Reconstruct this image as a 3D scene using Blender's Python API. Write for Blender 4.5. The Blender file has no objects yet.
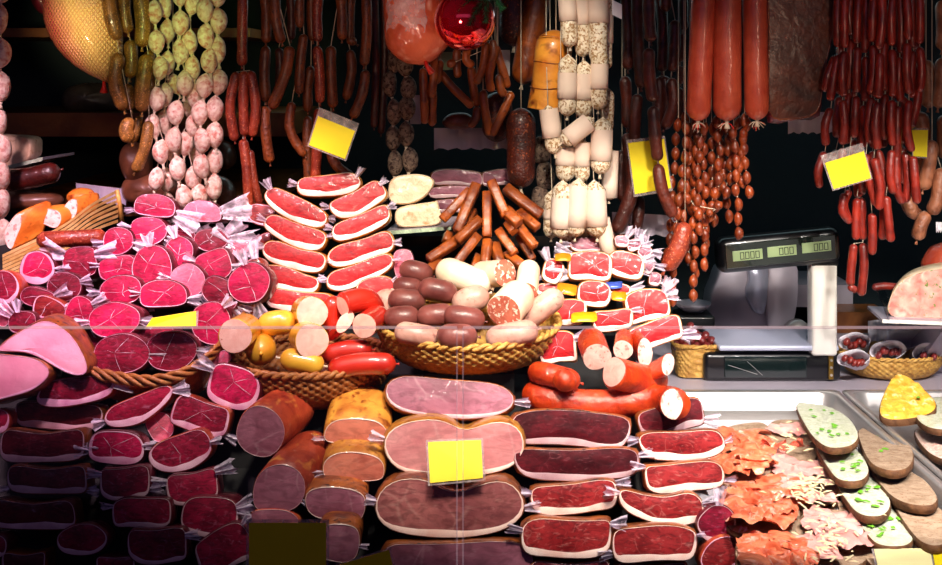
import bpy, math, random
from mathutils import Vector, noise as mnoise
C = bpy.context.scene.collection
F, HY, CX, CZ = 1177.0, 70.0, 471.0, 1.65      # focal length in pixels, horizon row, centre column, eye height

def W(px, py, Y):
    return Vector(((px-CX)/F*Y, Y, CZ-(py-HY)/F*Y))

def lin(h):
    h = h.lstrip('#'); o = []
    for i in (0, 2, 4):
        c = int(h[i:i+2], 16)/255
        o.append(c/12.92 if c <= .04045 else ((c+.055)/1.055)**2.4)
    return (*o, 1)

def interp(tab, v):
    if v <= tab[0][0]: return tab[0][1]
    for (a, b), (c, d) in zip(tab, tab[1:]):
        if v <= c: return b+(d-b)*(v-a)/(c-a)
    return tab[-1][1]

# ---------------------------------------------------------------- materials
def _n(t, typ, **kw):
    n = t.nodes.new(typ)
    for k, v in kw.items(): setattr(n, k, v)
    return n

def base_mat(name):
    m = bpy.data.materials.new(name); m.use_nodes = True
    t = m.node_tree; b = t.nodes['Principled BSDF']
    return m, t, b

def obvec(t, rnd=True):
    tc = _n(t, 'ShaderNodeTexCoord'); 
    if not rnd: return tc.outputs['Object']
    oi = _n(t, 'ShaderNodeObjectInfo'); mu = _n(t, 'ShaderNodeMath', operation='MULTIPLY'); mu.inputs[1].default_value = 37.0
    t.links.new(oi.outputs['Random'], mu.inputs[0])
    va = _n(t, 'ShaderNodeVectorMath', operation='ADD')
    t.links.new(tc.outputs['Object'], va.inputs[0]); t.links.new(mu.outputs[0], va.inputs[1])
    return va.outputs[0]

def noisef(t, vec, scale, detail=3, dist=0.0):
    n = _n(t, 'ShaderNodeTexNoise'); n.inputs['Scale'].default_value = scale
    n.inputs['Detail'].default_value = detail; n.inputs['Distortion'].default_value = dist
    t.links.new(vec, n.inputs['Vector']); return n.outputs['Fac']

def ramp(t, fac, stops):
    r = _n(t, 'ShaderNodeValToRGB'); e = r.color_ramp.elements
    while len(e) < len(stops): e.new(.5)
    for x, (p, c) in zip(e, stops): x.position = p; x.color = lin(c) if isinstance(c, str) else (c, c, c, 1)
    t.links.new(fac, r.inputs[0]); return r.outputs[0]

def mixc(t, fac, a, b):
    m = _n(t, 'ShaderNodeMix', data_type='RGBA')
    if isinstance(fac, (int, float)): m.inputs[0].default_value = fac
    else: t.links.new(fac, m.inputs[0])
    for s, i in ((a, 6), (b, 7)):
        if isinstance(s, str): m.inputs[i].default_value = lin(s)
        else: t.links.new(s, m.inputs[i])
    return m.outputs[2]

def meat(name, dark, light, scale=14, marb=None, mscale=30, mwidth=.06, mamt=.6, rough=.45, coat=.5, crough=.12,
         bump=.25, bscale=60, cb=.35, cbscale=18, metal=0, spots=None, sscale=120, slo=.55, shi=.62, vary=.25, uvs=None, spec=.5, grain=0):
    m, t, b = base_mat(name); L = t.links.new
    v = obvec(t)
    col = ramp(t, noisef(t, v, scale, 4, .6), [(.32, dark), (.68, light)])
    if marb:
        dv = _n(t, 'ShaderNodeTexNoise'); dv.inputs['Scale'].default_value = mscale*.5; L(v, dv.inputs['Vector'])
        ad = _n(t, 'ShaderNodeMix', data_type='RGBA'); ad.inputs[0].default_value = .12
        L(v, ad.inputs[6]); L(dv.outputs['Color'], ad.inputs[7])
        vo = _n(t, 'ShaderNodeTexVoronoi', feature='DISTANCE_TO_EDGE'); vo.inputs['Scale'].default_value = mscale
        L(ad.outputs[2], vo.inputs['Vector'])
        f = ramp(t, vo.outputs['Distance'], [(0, 1.0), (mwidth, 0.0)])
        g = ramp(t, noisef(t, v, mscale*.8, 2), [(.5, 0.0), (.72, 1.0)])
        mm = _n(t, 'ShaderNodeMath', operation='MULTIPLY'); L(f, mm.inputs[0]); L(g, mm.inputs[1])
        m2 = _n(t, 'ShaderNodeMath', operation='MULTIPLY'); L(mm.outputs[0], m2.inputs[0]); m2.inputs[1].default_value = mamt*.6
        col = mixc(t, m2.outputs[0], col, marb)
    if grain:
        mp = _n(t, 'ShaderNodeMapping'); mp.inputs['Scale'].default_value = (1, 1, 2.6); mp.inputs['Rotation'].default_value = (0, .5, 0); L(v, mp.inputs['Vector'])
        g1 = ramp(t, noisef(t, mp.outputs[0], scale*2.6, 5, 1.6), [(.38, 1.0), (.56, 0.0)]); gm = _n(t, 'ShaderNodeMath', operation='MULTIPLY'); L(g1, gm.inputs[0]); gm.inputs[1].default_value = grain
        col = mixc(t, gm.outputs[0], col, '#2c0408')
        g2 = ramp(t, noisef(t, mp.outputs[0], scale*1.9, 5, 2.6), [(.58, 0.0), (.75, 1.0)]); gm = _n(t, 'ShaderNodeMath', operation='MULTIPLY'); L(g2, gm.inputs[0]); gm.inputs[1].default_value = grain*.55
        col = mixc(t, gm.outputs[0], col, marb or light)
    if spots:
        f = ramp(t, noisef(t, v, sscale, 2, .3), [(slo, 0.0), (shi, 1.0)])
        col = mixc(t, f, col, spots)
    if vary:
        oi = _n(t, 'ShaderNodeObjectInfo')
        hs = _n(t, 'ShaderNodeHueSaturation'); mr = _n(t, 'ShaderNodeMapRange')
        mr.inputs[3].default_value = 1-vary; mr.inputs[4].default_value = 1+vary
        L(oi.outputs['Random'], mr.inputs[0]); L(mr.outputs[0], hs.inputs['Value']); L(col, hs.inputs['Color']); col = hs.outputs[0]
    L(col, b.inputs['Base Color'])
    b.inputs['Roughness'].default_value = rough; b.inputs['Metallic'].default_value = metal; b.inputs['Specular IOR Level'].default_value = spec
    b.inputs['Coat Weight'].default_value = coat; b.inputs['Coat Roughness'].default_value = crough
    if bump:
        vec = v
        if uvs:
            tc = _n(t, 'ShaderNodeTexCoord'); mp = _n(t, 'ShaderNodeMapping'); mp.inputs['Scale'].default_value = (uvs[0], uvs[1], 1)
            L(tc.outputs['UV'], mp.inputs['Vector']); vec = mp.outputs[0]
        bn = _n(t, 'ShaderNodeBump'); bn.inputs['Strength'].default_value = bump; bn.inputs['Distance'].default_value = .004
        L(noisef(t, vec, bscale if not uvs else 1.0, 3, .4), bn.inputs['Height']); L(bn.outputs[0], b.inputs['Normal'])
    if coat and cb:
        bn = _n(t, 'ShaderNodeBump'); bn.inputs['Strength'].default_value = cb; bn.inputs['Distance'].default_value = .012
        L(noisef(t, v, cbscale, 3, 1.2), bn.inputs['Height']); L(bn.outputs[0], b.inputs['Coat Normal'])
    return m

def plain(name, col, rough=.5, metal=0, coat=0, bump=0, bscale=80, emit=None, es=0):
    m, t, b = base_mat(name)
    v = obvec(t, False)
    c = lin(col); d = tuple(x*.86 for x in c[:3])
    r = _n(t, 'ShaderNodeValToRGB'); r.color_ramp.elements[0].color = (*d, 1); r.color_ramp.elements[1].color = c
    f = noisef(t, v, 22, 3); t.links.new(f, r.inputs[0]); t.links.new(r.outputs[0], b.inputs['Base Color'])
    b.inputs['Roughness'].default_value = rough; b.inputs['Metallic'].default_value = metal; b.inputs['Coat Weight'].default_value = coat
    if bump:
        bn = _n(t, 'ShaderNodeBump'); bn.inputs['Strength'].default_value = bump; bn.inputs['Distance'].default_value = .003
        t.links.new(noisef(t, v, bscale, 4), bn.inputs['Height']); t.links.new(bn.outputs[0], b.inputs['Normal'])
    if emit:
        b.inputs['Emission Color'].default_value = lin(emit); b.inputs['Emission Strength'].default_value = es
    return m

def film(name, col, opac=.4, rough=.15, bump=.6, bscale=90):
    m = bpy.data.materials.new(name); m.use_nodes = True; t = m.node_tree
    b = t.nodes['Principled BSDF']; out = t.nodes['Material Output']
    b.inputs['Base Color'].default_value = lin(col); b.inputs['Roughness'].default_value = rough
    b.inputs['Specular IOR Level'].default_value = .8
    tr = _n(t, 'ShaderNodeBsdfTransparent'); mx = _n(t, 'ShaderNodeMixShader')
    v = obvec(t)
    f = ramp(t, noisef(t, v, bscale*.6, 3, 1.0), [(.35, opac*.45), (.7, min(1, opac*1.5))])
    t.links.new(f, mx.inputs[0]); t.links.new(tr.outputs[0], mx.inputs[1]); t.links.new(b.outputs[0], mx.inputs[2])
    t.links.new(mx.outputs[0], out.inputs['Surface'])
    if bump:
        bn = _n(t, 'ShaderNodeBump'); bn.inputs['Strength'].default_value = bump; bn.inputs['Distance'].default_value = .004
        t.links.new(noisef(t, v, bscale, 3), bn.inputs['Height']); t.links.new(bn.outputs[0], b.inputs['Normal'])
    return m

def glassmat(name, tint='#ffffff', gl=.03, rough=.02):
    m = bpy.data.materials.new(name); m.use_nodes = True; t = m.node_tree; t.nodes.remove(t.nodes['Principled BSDF'])
    out = t.nodes['Material Output']; tr = _n(t, 'ShaderNodeBsdfTransparent'); tr.inputs[0].default_value = lin(tint)
    g = _n(t, 'ShaderNodeBsdfGlossy'); g.inputs['Roughness'].default_value = rough
    mx = _n(t, 'ShaderNodeMixShader'); mx.inputs[0].default_value = gl
    t.links.new(tr.outputs[0], mx.inputs[1]); t.links.new(g.outputs[0], mx.inputs[2]); t.links.new(mx.outputs[0], out.inputs['Surface'])
    return m

M = {}
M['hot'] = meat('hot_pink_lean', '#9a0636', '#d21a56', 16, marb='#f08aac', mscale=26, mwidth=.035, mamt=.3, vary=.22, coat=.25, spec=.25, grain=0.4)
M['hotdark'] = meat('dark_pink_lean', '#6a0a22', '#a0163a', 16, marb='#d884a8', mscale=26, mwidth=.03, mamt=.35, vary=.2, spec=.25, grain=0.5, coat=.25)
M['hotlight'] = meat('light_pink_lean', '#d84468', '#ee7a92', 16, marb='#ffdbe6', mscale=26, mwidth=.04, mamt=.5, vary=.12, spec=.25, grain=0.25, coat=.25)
M['red'] = meat('red_lean', '#781418', '#a82e30', 14, marb='#f0b4a8', mscale=24, mwidth=.03, mamt=.5, vary=.14, spec=.25, grain=0.5, coat=.25)
M['rosy'] = meat('rosy_lean', '#a0141e', '#c82e30', 12, marb='#f4a090', mscale=22, mwidth=.03, mamt=.35, vary=.1, coat=.18, spec=.25, grain=0.35)
M['vivid'] = meat('vivid_red_lean', '#a60a14', '#d42028', 12, marb='#f4a090', mscale=22, mwidth=.03, mamt=.35, vary=.1, coat=.18, spec=.2, grain=.3)
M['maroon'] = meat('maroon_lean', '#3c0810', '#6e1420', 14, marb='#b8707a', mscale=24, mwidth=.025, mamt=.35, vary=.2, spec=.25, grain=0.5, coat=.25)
M['mauve'] = meat('mauve_lean', '#8a4a5c', '#b87488', 8, marb='#e4bcc4', mscale=12, mwidth=.04, mamt=.6, vary=.12, spec=.25, grain=0.3, coat=.25)
M['hampink'] = meat('cooked_ham_lean', '#c8787c', '#e4a09e', 8, marb='#f4d0cc', mscale=11, mwidth=.05, mamt=.6, vary=.06, spec=.25, grain=0.22, coat=.25)
M['hambrown'] = meat('cured_ham_lean', '#84444a', '#b46c68', 9, marb='#e2b0a4', mscale=13, mwidth=.05, mamt=.6, vary=.08, spec=.25, grain=0.4, coat=.25)
M['palepink'] = meat('pale_pink_ham', '#e88ea6', '#f6b4c4', 7, marb='#ffdfe6', mscale=10, mwidth=.04, mamt=.4, vary=.05)
M['salmon'] = meat('salmon_lean', '#b05848', '#d8826a', 9, marb='#efb9a4', mscale=14, mwidth=.03, mamt=.4, vary=.12, spec=.25, grain=0.25, coat=.25)
M['fat'] = meat('white_fat', '#e8bcae', '#fbe6da', 20, coat=.5, vary=.08, bump=.15)
M['fatpink'] = meat('pink_fat', '#c880a0', '#efc0d2', 20, coat=.5, vary=.1, bump=.15)
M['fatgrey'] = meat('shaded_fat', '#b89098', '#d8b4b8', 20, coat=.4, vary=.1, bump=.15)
M['rind'] = meat('brown_rind', '#5a2410', '#a85a24', 22, coat=.6, bump=.5, spots='#3a140a', sscale=60, slo=.58, shi=.7)
M['rindred'] = meat('red_rind', '#7a1c14', '#b8482a', 20, coat=.6, bump=.5, spots='#d88a40', sscale=30, slo=.6, shi=.75)
M['rindgold'] = meat('golden_rind', '#a0561c', '#d89a3c', 18, coat=.6, bump=.5, spots='#7a3a10', sscale=50, slo=.56, shi=.7)
M['rinddark'] = meat('dark_plastic_rind', '#3a0812', '#6a1426', 20, coat=.8, bump=.4)
M['film'] = film('clear_plastic_film', '#f4e4fa', .55, bump=.35, bscale=60)
M['film2'] = film('bright_plastic_film', '#f6e6fa', .7)
M['olive'] = meat('olive_sausage', '#5a3a14', '#96682a', 30, coat=.25, bump=.6, bscale=120, spots='#c08a48', sscale=220, slo=.56, shi=.66, vary=.18)
M['brown'] = meat('brown_sausage', '#5a2810', '#8e481e', 26, coat=.25, crough=.3, bump=.8, bscale=110, spots='#3c140a', sscale=160, slo=.58, shi=.7, vary=.22)
M['redbrown'] = meat('redbrown_sausage', '#702012', '#a03c20', 26, coat=.35, crough=.25, bump=.8, bscale=110, spots='#d8805a', sscale=200, slo=.6, shi=.7, vary=.18)
M['darksaus'] = meat('dark_sausage', '#34100a', '#5e2214', 24, coat=.25, crough=.3, bump=.8, bscale=100, vary=.3)
M['thinred'] = meat('thin_red_sausage', '#64120c', '#982818', 24, coat=.45, crough=.2, bump=.5, bscale=110, vary=.25)
M['mini'] = meat('mini_sausage', '#6a2008', '#9c4214', 40, coat=.4, crough=.25, bump=.6, bscale=150, vary=.25)
M['bigred'] = meat('smooth_red_casing', '#a83a24', '#c6583a', 18, coat=.5, crough=.15, bump=.3, bscale=140, vary=.08)
M['salami'] = meat('mould_salami', '#e2c2aa', '#fbeedd', 60, coat=.05, bump=.7, bscale=140, spots='#c87464', sscale=75, slo=.46, shi=.72, vary=.1, rough=.7)
M['greysalami'] = meat('grey_salami', '#5a443c', '#96806e', 60, coat=.05, bump=.7, bscale=140, spots='#3a2420', sscale=110, slo=.5, shi=.62, vary=.15, rough=.8)
M['mould'] = meat('white_mould_casing', '#d8c4a6', '#f6ecd8', 50, coat=.05, bump=.8, bscale=150, spots='#a8845c', sscale=150, slo=.5, shi=.58, vary=.06, rough=.8)
M['paper'] = plain('paper_sleeve', '#f3dccb', .75, bump=.1, bscale=30)
M['whitepaper'] = plain('white_paper', '#eee8f0', .7, bump=.2, bscale=20)
M['lilacpaper'] = plain('lilac_paper', '#c9bfd2', .75, bump=.2, bscale=20)
M['string'] = plain('string', '#d8c8b0', .8)
M['orangesaus'] = meat('orange_red_sausage', '#981c02', '#d24408', 22, coat=.9, crough=.1, bump=1.0, bscale=45, spots='#e0703a', sscale=50, slo=.66, shi=.85, vary=.08, cb=.8, cbscale=60)
M['smooth_red'] = meat('glossy_red_casing', '#b0180e', '#d8301c', 10, coat=1, crough=.06, bump=.05, cb=.08, vary=.08)
M['yellowcase'] = meat('yellow_casing', '#d89020', '#f2bc3c', 10, coat=.9, crough=.1, bump=.1, cb=.15, vary=.06)
M['bologna'] = meat('bologna_cut', '#e8aa9c', '#f5c6b8', 50, coat=.25, bump=.15, spots='#b86a60', sscale=70, slo=.72, shi=.76, vary=.04)
M['whitecut'] = meat('pale_sausage_cut', '#e8c0b0', '#f9e2d4', 60, coat=.2, bump=.2, spots='#d88a80', sscale=90, slo=.58, shi=.66, vary=.05)
M['liver'] = meat('liver_sausage', '#5c2826', '#8a4c46', 16, coat=.35, crough=.25, bump=.3, bscale=70, vary=.16)
M['liverpale'] = meat('pale_liver_sausage', '#c48c7e', '#e0b4a4', 20, coat=.25, crough=.3, bump=.35, bscale=70, spots='#a86e64', sscale=80, slo=.6, shi=.74, vary=.1)
M['whitecase'] = meat('white_casing', '#e6c8a8', '#f8e6cc', 16, coat=.35, crough=.25, bump=.2, vary=.06)
M['brawn'] = meat('coarse_sausage_cut', '#a84838', '#cc7a62', 40, coat=.5, bump=.4, spots='#f6dccc', sscale=100, slo=.56, shi=.62, vary=.05)
M['stick'] = meat('smoked_stick', '#642406', '#b2581a', 20, coat=.35, crough=.3, bump=.6, bscale=90, spots='#6a2408', sscale=70, slo=.6, shi=.75, vary=.2)
M['darkham'] = meat('dark_mesh_salami', '#2c0c06', '#5a1c0c', 18, coat=.4, crough=.25, bump=1, bscale=150, spots='#a04818', sscale=130, slo=.6, shi=.7, vary=.1)
M['smokeham'] = meat('smoked_orange_ham', '#bc5a10', '#f2a83c', 14, coat=.7, crough=.2, bump=.5, spots='#6a2408', sscale=24, slo=.58, shi=.72, vary=.1)
M['wood'] = meat('shelf_wood', '#6e3c1c', '#a0622e', 8, coat=.1, bump=.3, vary=0)
M['pate'] = meat('pale_pate', '#dcb890', '#f2dcbc', 24, coat=.1, bump=.6, bscale=60, spots='#c89a6c', sscale=50, slo=.6, shi=.72, vary=.06)
M['wicker'] = meat('wicker', '#a8742c', '#dcae58', 60, coat=.2, crough=.3, bump=.5, bscale=200, vary=.08, rough=.6)
M['wickerdark'] = meat('brown_wicker', '#8a4a20', '#b8743a', 60, coat=.2, crough=.3, bump=.5, bscale=200, vary=.08, rough=.6)
M['steel'] = plain('brushed_steel', '#d8d4d2', .3, .75)
M['steeldark'] = plain('grey_metal', '#bab2c0', .4, .15)
M['pan'] = plain('scale_pan_steel', '#c4c8e0', .3, .25)
M['black'] = plain('black_plastic', '#0b0c10', .3, coat=.3)
M['blackmatte'] = plain('black_riser', '#050406', .7)
M['cream'] = plain('white_enamel', '#f4f0e8', .35, coat=.3)
M['yellow'] = plain('yellow_card', '#f6e004', .6)
M['tagclear'] = film('clear_tag_sleeve', '#c8b8b4', .35, bump=.1)
M['glass'] = glassmat('pane_glass', '#fbfbfd', .025)
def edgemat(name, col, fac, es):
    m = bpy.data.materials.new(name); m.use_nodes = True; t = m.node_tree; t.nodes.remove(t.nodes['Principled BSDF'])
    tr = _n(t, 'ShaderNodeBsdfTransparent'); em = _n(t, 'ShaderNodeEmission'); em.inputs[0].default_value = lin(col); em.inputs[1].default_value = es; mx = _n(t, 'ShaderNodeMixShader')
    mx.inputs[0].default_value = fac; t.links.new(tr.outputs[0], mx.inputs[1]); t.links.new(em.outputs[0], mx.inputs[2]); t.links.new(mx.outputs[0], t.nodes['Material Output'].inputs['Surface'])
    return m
M['glassedge'] = edgemat('glowing_glass_edge', '#f4c8cc', .32, .62); M['glassjoint'] = edgemat('glowing_joint_edge', '#e8c4d4', .16, .5)  # emission put in for the light that real glass carries to its edges
M['tray_edge'] = film('tray_glass_edge', '#d8f0d0', .9, bump=0)
M['bread'] = meat('bread_crust', '#4c2c14', '#7c5230', 40, coat=0, bump=.8, bscale=120, vary=.08, rough=.8)
M['crumb'] = meat('brown_bread', '#94795f', '#b89e84', 40, coat=0, bump=.8, bscale=140, spots='#8a6040', sscale=140, slo=.6, shi=.7, vary=.05, rough=.85)
M['spread'] = meat('pale_spread', '#c4caa4', '#eceedd', 60, coat=.3, bump=.9, bscale=90, spots='#b8c890', sscale=60, slo=.6, shi=.7, vary=.03)
M['eggspread'] = meat('egg_spread', '#dc9c1c', '#f6cc4c', 50, coat=.2, bump=1, bscale=90, spots='#fae4a0', sscale=60, slo=.58, shi=.7, vary=.03)
M['chive'] = plain('chive', '#6fb42c', .5)
M['prosciutto'] = meat('prosciutto', '#c64c2a', '#ea8a60', 30, marb='#ffdccb', mscale=42, mwidth=.14, mamt=1.2, coat=.4, vary=.12)
M['cookslice'] = meat('cooked_ham_slice', '#e0958e', '#f4bcb2', 20, coat=.35, vary=.08)
M['salamislice'] = meat('salami_slice', '#c8402c', '#e07058', 50, coat=.3, spots='#f4c4b0', sscale=120, slo=.58, shi=.66, vary=.1)
M['cheese'] = plain('grated_cheese', '#f5e2b0', .6)
M['aspic'] = meat('ham_aspic', '#d8786e', '#f4c4b2', 26, marb='#fff4e0', mscale=26, mwidth=.2, mamt=1.4, coat=.5, spots='#7c9444', sscale=80, slo=.63, shi=.69, vary=0)
M['wall'] = plain('dark_wall', '#22343a', .8)
M['floor'] = plain('dark_floor', '#14110f', .8)
# ---------------------------------------------------------------- mesh helpers
def mk(name, vs, fs, mat, parent=None, loc=None, smooth=True, uv=None):
    me = bpy.data.meshes.new(name); me.from_pydata([tuple(v) for v in vs], [], fs)
    if smooth: me.polygons.foreach_set('use_smooth', [True]*len(me.polygons))
    if uv:
        l = me.uv_layers.new(); d = []
        for p in me.polygons:
            for vi in p.vertices: d += uv[vi]
        l.data.foreach_set('uv', d)
    if isinstance(mat, str): mat = M[mat]
    me.materials.append(mat); me.update()
    o = bpy.data.objects.new(name, me); C.objects.link(o)
    if parent: o.parent = parent
    if loc is not None: o.location = loc
    return o

def tag(o, label, cat, group=None):
    o['label'] = label; o['category'] = cat
    if group: o['group'] = group
    return o

def empty(name, loc, label, cat, group=None):
    o = bpy.data.objects.new(name, None); C.objects.link(o); o.location = loc; o.empty_display_size = .05
    return tag(o, label, cat, group)

def struct(o): o['kind'] = 'structure'; return o

def boxv(x0, x1, y0, y1, z0, z1):
    v = [(x, y, z) for z in (z0, z1) for y in (y0, y1) for x in (x0, x1)]
    f = [(0, 2, 3, 1), (4, 5, 7, 6), (0, 1, 5, 4), (2, 6, 7, 3), (0, 4, 6, 2), (1, 3, 7, 5)]
    return v, f

def join(*parts):
    V, Fc = [], []
    for v, f in parts:
        b = len(V); V += list(v); Fc += [tuple(i+b for i in q) for q in f]
    return V, Fc

def bevel_box(x0, x1, y0, y1, z0, z1, r=.01, seg=3):
    """rounded box: lofted rounded rectangles in z"""
    def ring(s, z):
        out = []
        for cx, cy, a0 in ((x1-r, y1-r, 0), (x0+r, y1-r, 90), (x0+r, y0+r, 180), (x1-r, y0+r, 270)):
            for k in range(seg+1):
                a = math.radians(a0+90*k/seg); out.append((cx+(r-s)*math.cos(a), cy+(r-s)*math.sin(a), z))
        return out
    rings = []
    for k in range(seg+1):
        a = math.pi/2*k/seg; rings.append(ring(r*(1-math.sin(a)), z0+r*(1-math.cos(a))))
    for k in range(seg+1):
        a = math.pi/2*(1-k/seg); rings.append(ring(r*(1-math.sin(a)), z1-r*(1-math.cos(a))))
    n = len(rings[0]); V = [p for q in rings for p in q]; Fc = []
    for j in range(len(rings)-1):
        for i in range(n): Fc.append((j*n+i, j*n+(i+1) % n, (j+1)*n+(i+1) % n, (j+1)*n+i))
    Fc.append(tuple(reversed(range(n)))); Fc.append(tuple(range((len(rings)-1)*n, len(rings)*n)))
    return V, Fc

def catmull(pts, n, closed=False):
    P = [Vector(p) for p in pts]; m = len(P); out = []
    segs = m if closed else m-1
    per = [max(1, n//segs)]*segs
    for s in range(segs):
        if closed: a, b, c, d = P[(s-1) % m], P[s], P[(s+1) % m], P[(s+2) % m]
        else: a, b, c, d = P[max(0, s-1)], P[s], P[s+1], P[min(m-1, s+2)]
        for k in range(per[s]):
            t = k/per[s]
            out.append(.5*((2*b)+(c-a)*t+(2*a-5*b+4*c-d)*t*t+(3*b-a-3*c+d)*t**3))
    if not closed: out.append(P[-1])
    return out

def resample(pts, n):
    L = [0]; m = len(pts)
    for i in range(m): L.append(L[-1]+(pts[(i+1) % m]-pts[i]).length)
    out = []; j = 0
    for k in range(n):
        t = L[-1]*k/n
        while L[j+1] < t: j += 1
        f = (t-L[j])/max(1e-9, L[j+1]-L[j]); out.append(pts[j].lerp(pts[(j+1) % m], f))
    return out

def tube_mesh(path, rad, seg=10, cap=True, ell=(1, 1), up=None):
    """rings along path; rad is a list"""
    V, Fc, uv = [], [], []; n = len(path); prev = None; s = 0
    for i, p in enumerate(path):
        t = (path[min(n-1, i+1)]-path[max(0, i-1)]).normalized()
        if prev is None:
            ref = up or Vector((0, -1, 0))
            if abs(t.dot(ref)) > .95: ref = Vector((0, 0, 1))
            u = (ref-t*ref.dot(t)).normalized()
        else: u = (prev-t*prev.dot(t)).normalized()
        prev = u; w = t.cross(u)
        if i: s += (path[i]-path[i-1]).length
        for k in range(seg):
            a = 2*math.pi*k/seg
            V.append(p+u*(math.cos(a)*rad[i]*ell[0])+w*(math.sin(a)*rad[i]*ell[1])); uv.append((k/seg, s))
    for i in range(n-1):
        for k in range(seg): Fc.append((i*seg+k, i*seg+(k+1) % seg, (i+1)*seg+(k+1) % seg, (i+1)*seg+k))
    if cap: Fc.append(tuple(reversed(range(seg)))); Fc.append(tuple(range((n-1)*seg, n*seg)))
    return V, Fc, uv

RNG = random.Random(7)

def sausage_geo(pts, r, e0='r', e1='r', seg=10, n=16, wob=.04, ell=(1, 1)):
    """pts: 3D control points; e: r round, t pinched, c cut flat"""
    path = catmull(pts, n); n = len(path)
    L = [0]
    for a, b in zip(path, path[1:]): L.append(L[-1]+(b-a).length)
    T = L[-1]
    # resample with denser ends
    ts = []
    e = min(r*(1.5 if e0 == 's' else 1.05), T*.45)
    for k in range(5): ts.append(e*(1-math.cos(math.pi/2*k/5)))
    mid = max(3, n-8)
    for k in range(mid+1): ts.append(e+(T-2*e)*k/mid)
    for k in range(4, -1, -1): ts.append(T-e*(1-math.cos(math.pi/2*k/5)))
    P, R = [], []; j = 0; ph = RNG.random()*9
    for t in ts:
        j = 0
        while j < n-2 and L[j+1] < t: j += 1
        f = (t-L[j])/max(1e-9, L[j+1]-L[j]); P.append(path[j].lerp(path[j+1], min(1, f)))
        q = r*(1+wob*math.sin(ph+t/r*1.3))
        for d, m in ((t, e0), (T-t, e1)):
            if d < e:
                x = 1-d/e
                if m == 'r': q *= max(.12, math.sqrt(max(0, 1-x*x)))
                elif m == 't': q *= max(.1, (1-x**1.7))
                elif m == 's': q *= max(.1, (1-x**2.0)**.75)
        R.append(q)
    return tube_mesh(P, R, seg, True, ell)

def rel(pts, o): return [Vector(p)-o for p in pts]

def sausage(name, pts, r, mat, parent=None, org=None, e0='r', e1='r', seg=10, n=16, wob=.04, ell=(1, 1)):
    """pts are world points; mesh kept relative to org (the parent's location, or its own first point)"""
    org = Vector(org) if org is not None else Vector(pts[0])
    v, f, uv = sausage_geo(rel(pts, org), r, e0, e1, seg, n, wob, ell)
    return mk(name, v, f, mat, parent, None if parent else org, uv=uv)

def nub(name, p, d, r, mat, parent, org, L=None):
    d = d.normalized(); L = L or r*2.2; p = Vector(p)-Vector(org)
    pa = [p-d*r*.3, p+d*L*.3, p+d*L*.55, p+d*L]
    v, f, uv = tube_mesh(pa, [r*.8, r*.45, r*.6, r*.95], 8)
    return mk(name, v, f, mat, parent)

def disc(name, c, nrm, r, mat, parent, org, ell=(1, 1), up=None, seg=20, jit=.03, dome=.08):
    nrm = nrm.normalized(); c = Vector(c)-Vector(org)
    ref = up or Vector((0, 0, 1)); u = (ref-nrm*ref.dot(nrm)).normalized(); w = nrm.cross(u)
    V, Fc = [c+nrm*r*dome], []
    for j, s in enumerate((.5, .85, 1.0)):
        for k in range(seg):
            a = 2*math.pi*k/seg; q = r*s*(1+jit*math.sin(3*a+c.x*50))
            V.append(c+u*math.cos(a)*q*ell[0]+w*math.sin(a)*q*ell[1]+nrm*r*dome*(1-s*s))
    for k in range(seg): Fc.append((0, 1+k, 1+(k+1) % seg))
    for j in range(2):
        for k in range(seg): Fc.append((1+j*seg+k, 1+(j+1)*seg+k, 1+(j+1)*seg+(k+1) % seg, 1+j*seg+(k+1) % seg))
    return mk(name, V, Fc, mat, parent)

# ---------------------------------------------------------------- outlines in photograph-frame pixels
def outline(kind, cx, cy, w, h, rot=0, seed=0, n=40, jit=.03):
    pts = []; r = random.Random(seed*7+int(cx*13+cy*7)); ph = [r.random()*6.28 for _ in range(4)]
    for k in range(n):
        a = 2*math.pi*k/n; c, s = math.cos(a), math.sin(a)
        p = {'rect': .36, 'sag': .36, 'oval': .95, 'dome': .8, 'soft': .65}.get(kind, .7)
        x = math.copysign(abs(c)**p, c)*w/2; y = math.copysign(abs(s)**p, s)*h/2
        if kind == 'dome' and y > 0: y = (abs(s)**.35)*h*.3     # flat-bottomed half round
        if kind == 'dome' and y <= 0: y *= 1.25
        if kind == 'sag' and y < 0: y += h*.13*math.cos(x/w*math.pi*1.6)
        if kind == 'rect': y += h*.06*math.cos(x/w*6+ph[0])
        q = 1+jit*math.sin(2*a+ph[1])+jit*.7*math.sin(3*a+ph[2])+jit*.5*math.sin(5*a+ph[3])
        x *= q; y *= q
        t = math.radians(-rot); pts.append((cx+x*math.cos(t)-y*math.sin(t), cy+x*math.sin(t)+y*math.cos(t)))
    return pts

def to_face(px, Y, k):
    """pixel outline -> points on a face leaning back by slope k, about depth Y"""
    cy = sum(p[1] for p in px)/len(px); z0 = CZ-(cy-HY)/F*Y
    out = []
    for x, y in px:
        a = (y-HY)/F; yy = (Y+k*(CZ-z0))/(1+k*a)
        out.append(W(x, y, yy))
    return out

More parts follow.
